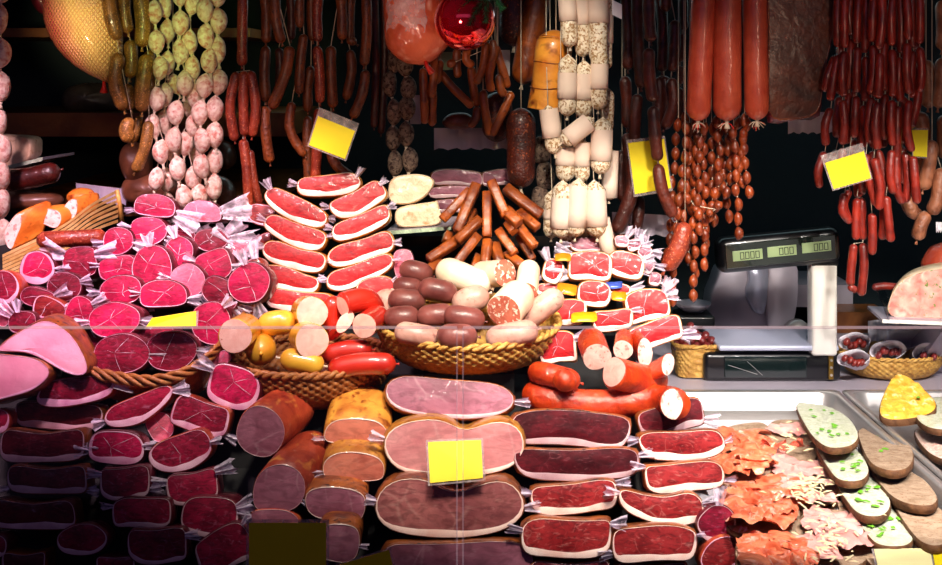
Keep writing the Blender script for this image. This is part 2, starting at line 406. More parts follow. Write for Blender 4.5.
STY = {  # lean, fat, rind, fat thickness px bottom/side/top
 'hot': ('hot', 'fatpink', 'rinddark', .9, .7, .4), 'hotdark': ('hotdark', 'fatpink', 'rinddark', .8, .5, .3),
 'hotlight': ('hotlight', 'fatpink', 'rinddark', .9, .7, .5), 'hotfat': ('hot', 'fatpink', 'rinddark', 6, 3, 1),
 'red': ('red', 'fat', 'rind', 6, 1.8, .35), 'rosy': ('rosy', 'fat', 'rindgold', 5.2, 1.2, .3), 'redthin': ('red', 'fatpink', 'rindred', 2, 1.2, .8),
 'maroon': ('maroon', 'fatgrey', 'rind', 5.5, 1.4, .2), 'maroonthin': ('maroon', 'fatgrey', 'rinddark', 2, 1.2, .8),
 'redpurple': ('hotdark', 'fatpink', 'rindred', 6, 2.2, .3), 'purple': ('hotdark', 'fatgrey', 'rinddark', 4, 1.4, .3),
 'mauve': ('mauve', 'fatgrey', 'rind', 3, 1, .4), 'ham': ('hampink', 'fat', 'rindgold', 4.5, 1.6, .7), 'hambrown': ('hambrown', 'fat', 'rind', 6, 2, .5),
 'neck': ('mauve', 'fatgrey', 'rindred', .4, .3, .3), 'loin': ('salmon', 'fat', 'rindgold', .6, .5, .9), 'loinp': ('mauve', 'fat', 'rind', .6, .5, 1.0),
 'speckoval': ('vivid', 'fat', 'rindgold', 5, 2.4, .6), 'pale': ('palepink', 'fatpink', 'rind', 2, 1, .6), 'pate': ('pate', 'pate', 'pate', 1, 1, 1),
}

def tab_mesh(px, Y, ang, size, k, seed):
    """crimped film flap leaving the outline near direction ang (degrees, 0 right, 90 up), size in pixels"""
    r = random.Random(seed); cx = sum(p[0] for p in px)/len(px); cy = sum(p[1] for p in px)/len(px)
    d = (math.cos(math.radians(ang)), -math.sin(math.radians(ang)))
    b = max(px, key=lambda p: ((p[0]-cx)*d[0]+(p[1]-cy)*d[1])); b = (b[0]-d[0]*2.5, b[1]-d[1]*2.5)
    r0 = r.uniform(1.1, 2.0)
    w0, w1 = size*r.uniform(.25, .4), size*r.uniform(.6, 1.0); nn = (-d[1], d[0]); m = 9; rows = []
    for j in range(5):
        f = j/4; wd = w0+(w1-w0)*f; row = []
        for i in range(m):
            u = (i/(m-1)-.5)*2; ln = size*f*(1+(.35*r.random()-.15)*(j == 4))
            x = b[0]+d[0]*ln+nn[0]*u*wd*.6; y = b[1]+d[1]*ln+nn[1]*u*wd*.6
            row.append(W(x, y, Y-.003+(.004+.008*f)*math.sin(i*r0+seed)+r.random()*.005*f))
        rows.append(row)
    V = [p for q in rows for p in q]; Fc = []
    for j in range(4):
        for i in range(m-1): Fc.append((j*m+i, j*m+i+1, (j+1)*m+i+1, (j+1)*m+i))
    return V, Fc

SEED = [0]
def slab(name, label, cat, group, px, style, Y, depth=.1, k=.3, tabs=(), folds=0, shear=(0, 0), drop=None, rim=None, tscale=1.0, filmmat='film'):
    """a cut piece of meat: px is its face outline in pixels at depth Y, the body runs back from it"""
    SEED[0] += 1; sd = SEED[0]; r = random.Random(sd)
    lean, fat, rind, tb, ts, tt = STY[style]
    if len(px) < 20: px = [(p.x, p.y) for p in catmull([(a, b, 0) for a, b in px], 40, True)]
    px = [(p.x, p.y) for p in resample([Vector((a, b, 0)) for a, b in px], 40)]
    n = len(px); Fp = to_face(px, Y, k); c = sum(Fp, Vector())/n
    pxm = Y/F; drop = k*.8 if drop is None else drop
    P = [p-c for p in Fp]
    # orientation
    area = sum(P[i].x*P[(i+1) % n].z-P[(i+1) % n].x*P[i].z for i in range(n))
    if area < 0: P.reverse()
    nor = []
    for i in range(n):
        t = P[(i+1) % n]-P[i-1]; q = Vector((-t.z, 0, t.x)); nor.append(q.normalized() if q.length else Vector((0, 0, 1)))
    hh = max(p.z for p in P)-min(p.z for p in P); ww = max(p.x for p in P)-min(p.x for p in P); mn = min(hh, ww)
    def inset(amount):
        out = []
        for i in range(n):
            a = amount[i] if isinstance(amount, list) else amount
            q = P[i]+nor[i]*a; q.y = P[i].y+k*(q.z-P[i].z); out.append(q)
        for _ in range(2): out = [(out[i-1]+out[i]*2+out[(i+1) % n])/4 for i in range(n)]
        return out
    dirv = Vector((shear[0], 1, -drop+shear[1]))
    rr = min(.006, mn*.12)
    rings = [inset(rr*.35), [p+dirv*rr*.35 for p in inset(0)], ]
    for f, s in ((.25, 1.01), (.6, .99), (.85, .93), (.97, .8), (1.0, .55)):
        rings.append([Vector((p.x*s, p.y, p.z*s))+dirv*depth*f for p in P])
    V = [p for q in rings for p in q]; Fc = []
    for j in range(len(rings)-1):
        for i in range(n): Fc.append((j*n+i, (j+1)*n+i, (j+1)*n+(i+1) % n, j*n+(i+1) % n))
    Fc.append(tuple(range((len(rings)-1)*n, len(rings)*n)))
    root = mk(name, V, Fc, rind, None, c); tag(root, label, cat, group)
    th = []
    for i in range(n):
        z = nor[i].z                                       # +1 where the edge faces down
        t = ts+(tb-ts)*max(0, z)**1.5 if z > 0 else ts+(tt-ts)*(-z)
        t *= 1+.22*math.sin(i*.5+sd)+.12*math.sin(i*1.3+sd)
        th.append(rr*.35+min(t*pxm*tscale, mn*.3))
    R0 = rings[0]; R1 = inset(th); mid = [(a+b)/2+Vector((0, -.0012, 0)) for a, b in zip(R0, R1)]
    V = R0+mid+R1; Fc = []
    for j in range(2):
        for i in range(n): Fc.append((j*n+i, j*n+(i+1) % n, (j+1)*n+(i+1) % n, (j+1)*n+i))
    mk('fat_layer', V, Fc, fat, root)
    V = list(R1); m0 = sum(R1, Vector())/n
    for s in (.8, .55, .28):
        V += [m0+(p-m0)*s+Vector((0, -.002*(1-s*s)+.0012*mnoise.noise((p-m0)*s*38+Vector((sd*3.7, 0, 0))), 0)) for p in R1]
    V.append(m0+Vector((0, -.0022, 0))); Fc = []
    for j in range(3):
        for i in range(n): Fc.append((j*n+i, j*n+(i+1) % n, (j+1)*n+(i+1) % n, (j+1)*n+i))
    for i in range(n): Fc.append((3*n+i, 3*n+(i+1) % n, 4*n))
    mk('lean_face', V, Fc, lean, root)
    for q in tabs:
        ang, size = q if isinstance(q, tuple) else ({'l': 180, 'r': 0, 'u': 90, 'd': 270}[q], max(7, min(15, mn/pxm*.42)))
        v, f = tab_mesh(px, Y+.004, ang+r.uniform(-12, 12), size, k, sd*5+int(ang))
        mk('film_end', [p-c for p in v], f, filmmat, root)
    if folds:
        # creases of the wrapping: thin film ridges radiating over the cut face
        V, Fc = [], []; o = m0+Vector((ww*r.uniform(-.12, .12), 0, hh*r.uniform(-.12, .12)))
        V.append(o+Vector((0, -.004, 0))); a0 = r.random()*6.28
        for q in range(min(folds, 4)):
            e = R1[int((a0/6.28+(0, .46, .72, .2)[q]+r.uniform(-.08, .08))*n) % n]; e = o+(e-o)*(r.uniform(.8, 1.0) if q < 2 else r.uniform(.35, .8))
            t = (e-o); s = Vector((-t.z, 0, t.x)).normalized()*pxm*r.uniform(.14, .34); b = len(V)
            kk = Vector((s.x*2*r.uniform(-1.5, 1.5), 0, s.z*2*r.uniform(-1.5, 1.5)))
            mdl = o+t*.5+kk; ys = Vector((0, -.0042, 0))
            for pt, wd in ((o+t*.15, .6), (mdl, 1), (e, .4)): V += [pt+s*wd+ys, pt-s*wd+ys]
            Fc += [(0, b, b+1), (b, b+2, b+3, b+1), (b+2, b+4, b+5, b+3)]
        mk('film_crease', V, Fc, 'film2', root)
    return root

def puff(name, label, cat, group, px, mat, Y, thick=.05, back=.6, n=36, parent=None, flat=.5):
    """a rounded lump whose silhouette is the pixel outline"""
    px = [(p.x, p.y) for p in catmull([(a, b, 0) for a, b in px], n, True)] if len(px) < 20 else px
    n = len(px); P = [W(x, y, Y) for x, y in px]; c = sum(P, Vector())/n; P = [p-c for p in P]
    V, Fc = [], []; S = (1, .97, .88, .72, .5, .25)
    for s in S: V += [Vector((p.x*s, -thick*(1-s*s)**flat*(1+.08*mnoise.noise(p*22+c*9)), p.z*s)) for p in P]
    V.append(Vector((0, -thick, 0)))
    B = len(V)
    for s in S[1:]: V += [Vector((p.x*s, thick*back*(1-s*s)**flat, p.z*s)) for p in P]
    V.append(Vector((0, thick*back, 0)))
    for j in range(5):
        for i in range(n): Fc.append((j*n+i, j*n+(i+1) % n, (j+1)*n+(i+1) % n, (j+1)*n+i))
    for i in range(n): Fc.append((5*n+i, 5*n+(i+1) % n, 6*n))
    for i in range(n): Fc.append((i, B+i, B+(i+1) % n, (i+1) % n))
    for j in range(4):
        for i in range(n): Fc.append((B+j*n+i, B+(j+1)*n+i, B+(j+1)*n+(i+1) % n, B+j*n+(i+1) % n))
    for i in range(n): Fc.append((B+4*n+i, B+5*n, B+4*n+(i+1) % n))
    o = mk(name, V, Fc, mat, parent, None if parent else c)
    if label: tag(o, label, cat, group)
    return o

def rod(a, b, r, seg=8): return tube_mesh([Vector(a), Vector(b)], [r, r], seg)[:2]

def strand(name, label, cat, group, links, Y, r, mat, string=True, tie=True, dy=0, part='sausage_link', top=True, rail=1.98, ends='r'):
    """a hung string of sausages. links: pixel polylines, top to bottom; r in pixels"""
    p0 = W(links[0][0][0], links[0][0][1], Y)
    org = Vector((p0.x, Y, rail)); root = empty(name, org, label, cat, group)
    rr = r*Y/F; prev = None
    for i, L in enumerate(links):
        q = rr*(L[-1] if isinstance(L[-1], (int, float)) else 1); pts = [t for t in L if isinstance(t, tuple)]
        yy = Y+RNG.uniform(-.006, .006)
        P = [W(x, y, yy-(.006 if len(pts) > 2 and 0 < j < len(pts)-1 else 0)) for j, (x, y) in enumerate(pts)]
        if len(P) == 2:
            md = (P[0]+P[1])/2+Vector((RNG.uniform(-.12, .12)*q*3, RNG.uniform(-.004, .004), 0)); P = [P[0], md, P[1]]
        o = sausage(part, P, q, mat, root, org, ends, ends, seg=10, n=12, wob=.05)
        if tie: nub('tied_end', P[-1], (P[-1]-P[-2]), q*.28, 'string' if tie == 's' else mat, o, org)
    if string:
        pts = [org]+[W(L[0][0], L[0][1]-.5, Y) for L in links]
        pts = sorted(pts, key=lambda p: -p.z); v, f, uv = tube_mesh([p-org for p in pts], [.0012]*len(pts), 5)
        mk('string', v, f, 'string', root)
    return root
# ---------------------------------------------------------------- camera, setting, light
cam = bpy.data.cameras.new('camera'); co = bpy.data.objects.new('camera', cam); C.objects.link(co)
co.location = (0, 0, CZ); co.rotation_euler = (math.pi/2, 0, 0)
cam.sensor_width = 36; cam.lens = 36*F/942; cam.shift_y = -(282.5-HY)/942; cam.clip_start = .05
bpy.context.scene.camera = co

struct(mk('floor', *boxv(-3, 3, -.5, 5, -.05, 0), 'floor', smooth=False))
struct(mk('wall_back', *boxv(-3, 3, 4.5, 4.6, 0, 2.08), 'wall', smooth=False))
struct(mk('wall_left', *boxv(-3, -2.9, 1.6, 4.5, 0, 2.08), 'wall', smooth=False))
struct(mk('wall_right', *boxv(2.9, 3, 1.6, 4.5, 0, 2.08), 'wall', smooth=False))
struct(mk('ceiling', *boxv(-3, 3, 2.96, 4.6, 2.03, 2.08), 'wall', smooth=False))
for i, y in enumerate((3.06, 3.24, 3.42)):
    struct(mk('trim_%d' % (i+1), *boxv(-2.9, 2.9, y-.02, y+.02, 1.98, 2.02), 'steeldark', smooth=False))

# stepped counter: profiles in (Y, z), each a prism over an x range
def prism(prof, x0, x1):
    n = len(prof); V = [(x0, y, z) for y, z in prof]+[(x1, y, z) for y, z in prof]
    Fc = [tuple(range(n)), tuple(reversed(range(n, 2*n)))]+[(i, i+n, (i+1) % n+n, (i+1) % n) for i in range(n)]
    return V, Fc
cnt = empty('display_counter', (0, 3, 0), 'black stepped display counter hidden under the stacked meats', 'counter')
loc = Vector((0, 3, 0))
def cpart(nm, prof, x0, x1, m='blackmatte'):
    v, f = prism(prof, x0, x1); mk(nm, [Vector(p)-loc for p in v], f, m, cnt, smooth=False)
cpart('stepped_riser', [(2.2, 0), (2.2, .5), (2.47, .52), (2.50, .66), (2.62, .74), (2.75, .92), (2.86, 1.02), (3.02, 1.14), (3.12, 1.22), (3.12, 0)], -1.7, -.61)
cpart('stepped_riser', [(2.2, 0), (2.2, .5), (2.52, .52), (2.56, .64), (2.63, .76), (2.67, .885), (2.96, .885), (3.14, 1.06), (3.24, 1.1), (3.24, 0)], -.60, .14)
cpart('stepped_riser', [(2.2, 0), (2.2, .5), (2.5, .52), (2.52, .62), (2.60, .74), (2.66, .83), (2.86, .88), (3.12, 1.06), (3.16, 1.06), (3.16, 0)], .145, .41)
cpart('steel_worktop', [(2.035, 0), (2.035, .685), (3.265, .685), (3.265, 0)], .60, 2.2, 'steeldark')
cpart('steel_worktop', [(3.27, 0), (3.27, .7435), (4.2, .7435), (4.2, 0)], .415, 2.2, 'steeldark')
cpart('front_panel', [(2.0, 0), (2.0, .45), (2.03, .45), (2.03, 0)], -1.7, 2.2)

def spot(nm, x, y, z, tx, ty, tz, e, col, size, blend=.35, rad=.06):
    l = bpy.data.lights.new(nm, 'SPOT'); l.energy = e; l.color = lin(col)[:3]; l.spot_size = math.radians(size); l.spot_blend = blend; l.shadow_soft_size = rad
    o = bpy.data.objects.new(nm, l); C.objects.link(o); o.location = (x, y, z)
    o.rotation_euler = (Vector((tx, ty, tz))-Vector((x, y, z))).to_track_quat('-Z', 'Y').to_euler()
for x, y, e, col, ty, tz, sz in ((-1.15, 2.24, 74, '#ffccdf', 2.78, 1.37, 50), (-.72, 2.24, 72, '#ffd0de', 2.78, 1.37, 50), (-.3, 1.86, 74, '#fff0dc', 2.62, 1.26, 47), (.14, 1.8, 118, '#fff0dc', 2.6, 1.247, 47),
        (.58, 1.8, 100, '#fff4e6', 2.6, 1.13, 52), (.98, 1.7, 128, '#fff6ec', 2.55, 1.05, 56), (1.4, 1.7, 100, '#fff6ec', 2.55, 1.05, 56)):
    spot('counter_lamp', x, y, 2.12, x, ty, tz, e, col, sz, .22)
spot('bunch_lamp', .1, 2.3, 2.2, .245, 3.2, 1.62, 46, '#fff0d8', 24, .8)
spot('green_lamp', -.75, 2.3, 1.8, -.80, 3.2, 1.74, 18, '#ddff7c', 22, .7)
spot('ham_fill', -.9, 2.3, 1.7, -1.07, 3.15, 1.76, 44, '#ffe8b0', 18, .7)  # added fill spot that brightens the netted ham
spot('sausage_fill', .5, 2.2, 2.1, .66, 3.1, 1.53, 24, '#ffe2d0', 24, .8)  # extra spot put in to lift the smooth red sausages
spot('bauble_fill', -.25, 2.2, 1.65, -.09, 3.05, 1.79, 16, '#ffd0b8', 22, .7)  # unseen light added so the bauble shines brighter
spot('hung_goods_fill', -.5, 2.0, 1.7, -.6, 3.2, 1.65, 8, '#ffd0a8', 60, .9)  # added fill, not a fixture: lifts the upper sausages and wooden shelf
spot('hung_goods_fill', .9, 2.0, 1.7, 1.0, 3.2, 1.7, 7, '#ffd0b0', 60, .9)  # matching fill, added for the hung goods on the bacon side
al = bpy.data.lights.new('stall_front_light', 'AREA'); al.shape = 'RECTANGLE'; al.size = 3; al.size_y = .6; al.energy = 3; al.color = lin('#c8b4ff')[:3]
ao = bpy.data.objects.new('stall_front_light', al); C.objects.link(ao); ao.location = (-.2, .3, 2.4); ao.rotation_euler = (math.radians(60), 0, 0)
wl = bpy.data.lights.new('wall_fill', 'AREA'); wl.shape = 'RECTANGLE'; wl.size = 3.2; wl.size_y = .2; wl.energy = 4; wl.color = lin('#b8dce0')[:3]  # soft light added under the ceiling to lift the back wall, no fixture there
wo = bpy.data.objects.new('wall_fill', wl); C.objects.link(wo); wo.location = (.9, 4.05, 1.98); wo.rotation_euler = (math.radians(-35), 0, 0)
w = bpy.data.worlds.new('world'); bpy.context.scene.world = w; w.use_nodes = True
w.node_tree.nodes['Background'].inputs[0].default_value = lin('#a890c8'); w.node_tree.nodes['Background'].inputs[1].default_value = .06
sc = bpy.context.scene
sc.view_settings.view_transform = 'Standard'; sc.view_settings.look = 'None'; sc.view_settings.exposure = 0
sc.cycles.use_denoising = True; sc.cycles.max_bounces = 6; sc.cycles.transparent_max_bounces = 16
sc.cycles.sample_clamp_indirect = 4; sc.cycles.caustics_reflective = False; sc.cycles.caustics_refractive = False

# glass front: two panes meeting at the middle, each with polished edges
for x0, x1, lab in ((-1.6, (457-CX)/F*2.02, 'clear glass front pane over the ham stacks, on the pink fillet side'), ((463-CX)/F*2.02, 1.6, 'clear glass front pane over the speck stacks, on the bread tray side')):
    zt = CZ-258/F*2.02
    g = mk('glass_screen', *boxv(x0, x1, 2.015, 2.021, .4505, zt), 'glass', smooth=False); tag(g, lab, 'glass pane')
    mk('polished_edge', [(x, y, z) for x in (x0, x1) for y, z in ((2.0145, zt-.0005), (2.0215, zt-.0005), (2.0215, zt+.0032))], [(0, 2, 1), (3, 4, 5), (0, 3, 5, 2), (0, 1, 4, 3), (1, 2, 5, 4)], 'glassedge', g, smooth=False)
    xe = x1 if x1 < 0 else x0
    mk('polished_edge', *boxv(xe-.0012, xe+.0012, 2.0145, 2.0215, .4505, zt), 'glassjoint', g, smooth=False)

# ---------------------------------------------------------------- the pink heap
YL = [(200, 3.02), (260, 2.9), (345, 2.7), (400, 2.6), (480, 2.48), (565, 2.36)]
YC = [(400, 2.6), (420, 2.56), (480, 2.47), (540, 2.40), (575, 2.35)]
YR = [(400, 2.58), (447, 2.52), (492, 2.45), (526, 2.4), (565, 2.34)]
def yof(tab, px): return interp(tab, max(p[1] for p in px))
def O(kind, cx, cy, w, h, rot=0, **kw): return outline(kind, cx, cy, w, h, rot, **kw)
G1 = 'shrink-wrapped pork fillets in the pink heap'
def hot(desc, px, style='hot', tabs=('r',), folds=4, depth=.075, Y=None, dy=0, **kw):
    cx, cy = sum(p[0] for p in px)/len(px), sum(p[1] for p in px)/len(px); px = [(cx+(x-cx)*1.2, cy+(y-cy)*1.2) for x, y in px]; kw.setdefault('filmmat', 'film2')
    tabs = [(t[0], t[1]*1.4) if isinstance(t, tuple) else t for t in tabs]
    slab('pork_fillet', desc, 'cured meat', G1, px, style, (Y or yof(YL, px))+dy, depth, tabs=tabs, folds=folds, shear=kw.pop('shear', (.15, 0)), **kw)
hot('bright pink wrapped fillet at the very top of the heap, under the mini salami strings', O('dome', 154, 209, 36, 22, -8), 'hot', (0, ) and ((-15, 20), 'l'), dy=-.03)
hot('pale pink domed fillet topping the heap beside the hanging red sausages', O('dome', 202, 215, 33, 21, 0), 'hotlight', ((0, 22), (200, 10)))
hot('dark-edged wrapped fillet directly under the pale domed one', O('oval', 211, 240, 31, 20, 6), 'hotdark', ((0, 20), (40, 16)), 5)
hot('round pink fillet in the second row under the topmost piece', O('oval', 148, 231, 34, 25, 0), 'hot', ('l', (-30, 13)), 3)
hot('small pink fillet with white fat streak, tip of the row facing the slatted basket', O('oval', 118, 241, 28, 24, 8), 'hot', ((-20, 14), 'l'), 6)
hot('upright oval pink fillet in the middle of the heap, just under the twisted film', O('oval', 179, 253, 25, 30, -12), 'hot', ((100, 10), (-60, 12)), 6)
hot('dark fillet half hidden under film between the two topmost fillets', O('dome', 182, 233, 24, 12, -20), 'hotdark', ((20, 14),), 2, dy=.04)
hot('wrapped fillet with net of white creases next to the light pink one', O('soft', 213, 266, 33, 28, 20), 'hot', ((0, 14), (150, 9)), 8)
hot('large upright dark pink fillet at the centre of the heap', O('oval', 152, 267, 34, 39, -10), 'hot', ((100, 9), (-70, 10)), 5)
hot('light salmon-pink round fillet below the middle of the heap', O('oval', 187, 281, 31, 31, -25), 'hotlight', ((-40, 11), (170, 9)), 3)
hot('striped flat pink fillet beside the large upright one', O('soft', 117, 268, 34, 21, 10), 'hot', ('l', (10, 9)), 5)
hot('pink fillet with a white branching streak under the striped one', O('oval', 121, 290, 36, 27, 8), 'hot', ((-25, 14), 'l'), 7)
hot('red fillet with crossing creases right above the lying yellow card', O('dome', 163, 298, 40, 27, 3), 'hot', ((0, 11), (175, 8)), 7)
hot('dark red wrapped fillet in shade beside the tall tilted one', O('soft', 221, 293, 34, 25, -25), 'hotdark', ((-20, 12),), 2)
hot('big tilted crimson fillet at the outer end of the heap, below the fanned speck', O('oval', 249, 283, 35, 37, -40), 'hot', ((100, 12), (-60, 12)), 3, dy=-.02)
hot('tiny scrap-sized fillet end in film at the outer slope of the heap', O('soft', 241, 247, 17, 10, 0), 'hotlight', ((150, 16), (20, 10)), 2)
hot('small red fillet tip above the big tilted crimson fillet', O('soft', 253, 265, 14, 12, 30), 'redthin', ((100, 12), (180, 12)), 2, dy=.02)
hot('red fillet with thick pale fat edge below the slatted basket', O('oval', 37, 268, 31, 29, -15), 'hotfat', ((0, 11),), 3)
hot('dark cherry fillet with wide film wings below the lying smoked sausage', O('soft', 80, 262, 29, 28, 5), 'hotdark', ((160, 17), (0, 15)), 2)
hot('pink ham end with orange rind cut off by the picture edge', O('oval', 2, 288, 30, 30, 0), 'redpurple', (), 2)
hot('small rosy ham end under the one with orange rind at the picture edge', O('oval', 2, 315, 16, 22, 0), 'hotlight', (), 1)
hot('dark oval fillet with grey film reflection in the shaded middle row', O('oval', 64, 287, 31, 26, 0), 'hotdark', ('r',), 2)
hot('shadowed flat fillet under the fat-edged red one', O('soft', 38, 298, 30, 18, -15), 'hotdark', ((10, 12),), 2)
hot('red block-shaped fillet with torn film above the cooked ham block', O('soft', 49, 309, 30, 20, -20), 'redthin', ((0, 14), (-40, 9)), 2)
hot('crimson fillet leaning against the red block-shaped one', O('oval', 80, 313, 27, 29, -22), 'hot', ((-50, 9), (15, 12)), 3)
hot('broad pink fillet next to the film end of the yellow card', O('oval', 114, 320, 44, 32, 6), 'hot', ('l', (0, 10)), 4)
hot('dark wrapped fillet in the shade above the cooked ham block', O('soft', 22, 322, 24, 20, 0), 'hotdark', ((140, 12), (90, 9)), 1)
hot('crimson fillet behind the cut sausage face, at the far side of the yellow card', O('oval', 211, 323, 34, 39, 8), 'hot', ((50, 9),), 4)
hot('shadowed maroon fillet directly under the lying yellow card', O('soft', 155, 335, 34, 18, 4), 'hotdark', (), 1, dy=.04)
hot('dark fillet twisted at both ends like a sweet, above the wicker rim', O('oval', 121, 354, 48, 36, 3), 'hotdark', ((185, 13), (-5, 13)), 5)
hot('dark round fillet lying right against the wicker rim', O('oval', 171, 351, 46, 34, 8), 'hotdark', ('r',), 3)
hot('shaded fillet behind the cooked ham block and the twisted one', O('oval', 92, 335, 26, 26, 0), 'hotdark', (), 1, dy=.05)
hot('knot of film with a pink fillet tip beside the mortadella basket', O('soft', 220, 358, 20, 12, 15), 'hotlight', ((170, 16), (230, 17)), 2)
hot('red wedge fillet with pale fat edge under the mortadella basket rim', O('soft', 233, 387, 46, 36, -16), 'hotfat', ((150, 14),), 5)
hot('little pink fillet end squeezed between three dark slabs', O('soft', 160, 427, 24, 24, 30), 'hotlight', (), 3, dy=.04)
# cooked ham pieces
slab('ham_block', 'large smooth pink cooked ham block with orange underside', 'ham', 'cooked ham pieces', [(-6, 352), (8, 338), (30, 325), (45, 319), (62, 326), (78, 343), (90, 372), (74, 377), (52, 366), (30, 354), (8, 352)], 'pale', 2.6, .10, k=.5, drop=0)
slab('ham_block', 'pale pink cut ham half with brown rim below the cooked ham block', 'ham', 'cooked ham pieces', [(-14, 357), (15, 355), (38, 359), (51, 370), (46, 381), (30, 392), (5, 399), (-14, 401)], 'pale', 2.56, .10, k=.4)
mk('wrapped_sausage', *tube_mesh([Vector((0, 0, 0)), Vector((.01, 0, .0)), Vector((.15, .02, .004)), Vector((.162, .02, .004))], [.012, .021, .021, .012], 14)[:2], 'redbrown', None, W(38, 240, 2.93))
tag(bpy.data.objects['wrapped_sausage'], 'short red sausage in film lying across the top of the pink heap', 'sausage')
mk('film_end', [p-W(38, 240, 2.93) for p in tab_mesh(O('soft', 80, 238, 60, 16), 2.92, 0, 20, 0, 3)[0]], tab_mesh(O('soft', 80, 238, 60, 16), 2.92, 0, 20, 0, 3)[1], 'film', bpy.data.objects['wrapped_sausage'])

# dark slabs under the heap
G2 = 'wrapped speck slabs in the dark lower stack'
def low(desc, px, style='maroon', tabs=('l', 'r'), folds=0, depth=.08, dy=0, **kw):
    slab('cured_speck', desc, 'cured meat', G2, px, style, yof(YL, px)+dy, depth, tabs=tabs, folds=folds, **kw)
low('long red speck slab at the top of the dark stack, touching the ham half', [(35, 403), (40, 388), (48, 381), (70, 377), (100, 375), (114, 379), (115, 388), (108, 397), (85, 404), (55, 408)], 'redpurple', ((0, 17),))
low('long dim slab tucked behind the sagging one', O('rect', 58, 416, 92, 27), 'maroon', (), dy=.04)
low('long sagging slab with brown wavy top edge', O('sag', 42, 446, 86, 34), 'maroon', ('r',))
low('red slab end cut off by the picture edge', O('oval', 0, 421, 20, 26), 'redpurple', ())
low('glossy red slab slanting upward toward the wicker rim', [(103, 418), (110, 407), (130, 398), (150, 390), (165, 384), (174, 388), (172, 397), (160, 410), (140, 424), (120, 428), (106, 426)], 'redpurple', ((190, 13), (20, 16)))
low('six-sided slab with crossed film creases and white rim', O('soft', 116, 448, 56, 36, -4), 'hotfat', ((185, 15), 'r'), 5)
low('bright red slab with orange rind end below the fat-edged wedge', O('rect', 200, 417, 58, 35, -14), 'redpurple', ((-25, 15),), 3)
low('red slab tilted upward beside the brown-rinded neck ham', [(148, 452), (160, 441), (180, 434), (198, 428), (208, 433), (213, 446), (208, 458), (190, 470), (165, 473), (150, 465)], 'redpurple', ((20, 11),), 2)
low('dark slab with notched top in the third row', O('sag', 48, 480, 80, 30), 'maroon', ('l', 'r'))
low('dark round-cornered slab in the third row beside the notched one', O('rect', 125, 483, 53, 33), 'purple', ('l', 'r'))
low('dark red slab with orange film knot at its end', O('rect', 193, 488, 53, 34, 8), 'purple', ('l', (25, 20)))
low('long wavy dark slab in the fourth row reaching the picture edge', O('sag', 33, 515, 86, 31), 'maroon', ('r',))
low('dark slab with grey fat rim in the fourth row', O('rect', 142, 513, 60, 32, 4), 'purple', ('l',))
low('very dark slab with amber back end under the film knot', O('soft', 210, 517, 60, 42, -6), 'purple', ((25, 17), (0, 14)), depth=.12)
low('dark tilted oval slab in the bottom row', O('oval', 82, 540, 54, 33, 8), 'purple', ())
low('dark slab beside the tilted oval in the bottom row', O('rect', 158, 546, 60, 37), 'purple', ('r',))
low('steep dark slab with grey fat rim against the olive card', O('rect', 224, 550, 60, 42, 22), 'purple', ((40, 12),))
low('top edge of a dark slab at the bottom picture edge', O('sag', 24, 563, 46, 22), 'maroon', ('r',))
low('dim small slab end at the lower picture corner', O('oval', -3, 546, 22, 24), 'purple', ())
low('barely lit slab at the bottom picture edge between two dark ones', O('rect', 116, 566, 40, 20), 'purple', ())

# ---------------------------------------------------------------- middle: roast hams
G3 = 'smoked hams stacked in the middle'
def mid(name, desc, px, style, tabs=(), depth=.12, dy=0, **kw):
    slab(name, desc, 'ham', G3, px, style, yof(YC, px)+dy, depth, tabs=tabs, **kw)
mid('neck_ham', 'upper red-rinded neck ham with round purple cut face', [(235, 434), (240, 417), (250, 406), (263, 405), (278, 413), (286, 430), (281, 448), (268, 458), (250, 455), (239, 446)], 'neck', (), .13, shear=(.45, .25), k=.1)
mid('neck_ham', 'large lower neck ham with orange-red rind and dark cut face', [(252, 500), (254, 482), (264, 468), (280, 463), (297, 468), (306, 482), (304, 500), (292, 511), (272, 514), (256, 510)], 'neck', ((-20, 14),), .14, shear=(.35, .35), k=.1)
mid('neck_ham', 'thin red ham slice top showing above the olive card', O('dome', 273, 520, 52, 18), 'neck', ((170, 14),), .1)
mid('loin_ham', 'topmost domed loin ham with mossy yellow rind', O('dome', 357, 437, 66, 32, -4), 'loin', ('l', 'r'), .12, shear=(.0, .45), k=.1)
mid('loin_ham', 'orange domed loin ham, second in the small column', O('dome', 354, 472, 64, 34, 0), 'loin', ('l',), .12, shear=(0, .3), k=.1)
mid('loin_ham', 'purple-faced domed loin ham, third in the small column', O('soft', 336, 504, 62, 36, -4), 'loinp', ('r',), .12, shear=(0, .25), k=.1)
mid('loin_ham', 'lowest purple loin ham peeking out beside the olive card', O('soft', 338, 543, 46, 40, -8), 'loinp', ((-5, 10),), .12, shear=(0, .2), k=.1)
mid('wrapped_ham', 'mauve vacuum-packed ham slab under the liver sausage basket', [(383, 391), (391, 378), (410, 375), (450, 379), (490, 382), (510, 389), (517, 402), (505, 414), (470, 420), (420, 416), (392, 408)], 'mauve', ('r',), .1, k=.5)
mid('ham_joint', 'pale two-lobed ham joint behind the yellow card', [(382, 448), (385, 433), (400, 423), (425, 418), (448, 420), (458, 428), (465, 432), (480, 424), (500, 420), (518, 425), (526, 440), (523, 458), (508, 470), (470, 478), (430, 477), (395, 470)], 'ham', ('l',), .12, k=.15)
mid('ham_joint', 'brown-rimmed two-lobed ham joint below the yellow card', [(373, 510), (376, 495), (386, 483), (405, 477), (430, 479), (442, 489), (462, 492), (480, 483), (505, 479), (520, 489), (527, 508), (516, 525), (490, 535), (450, 539), (405, 535), (382, 527)], 'hambrown', ((180, 12), 'r'), .12, k=.15)
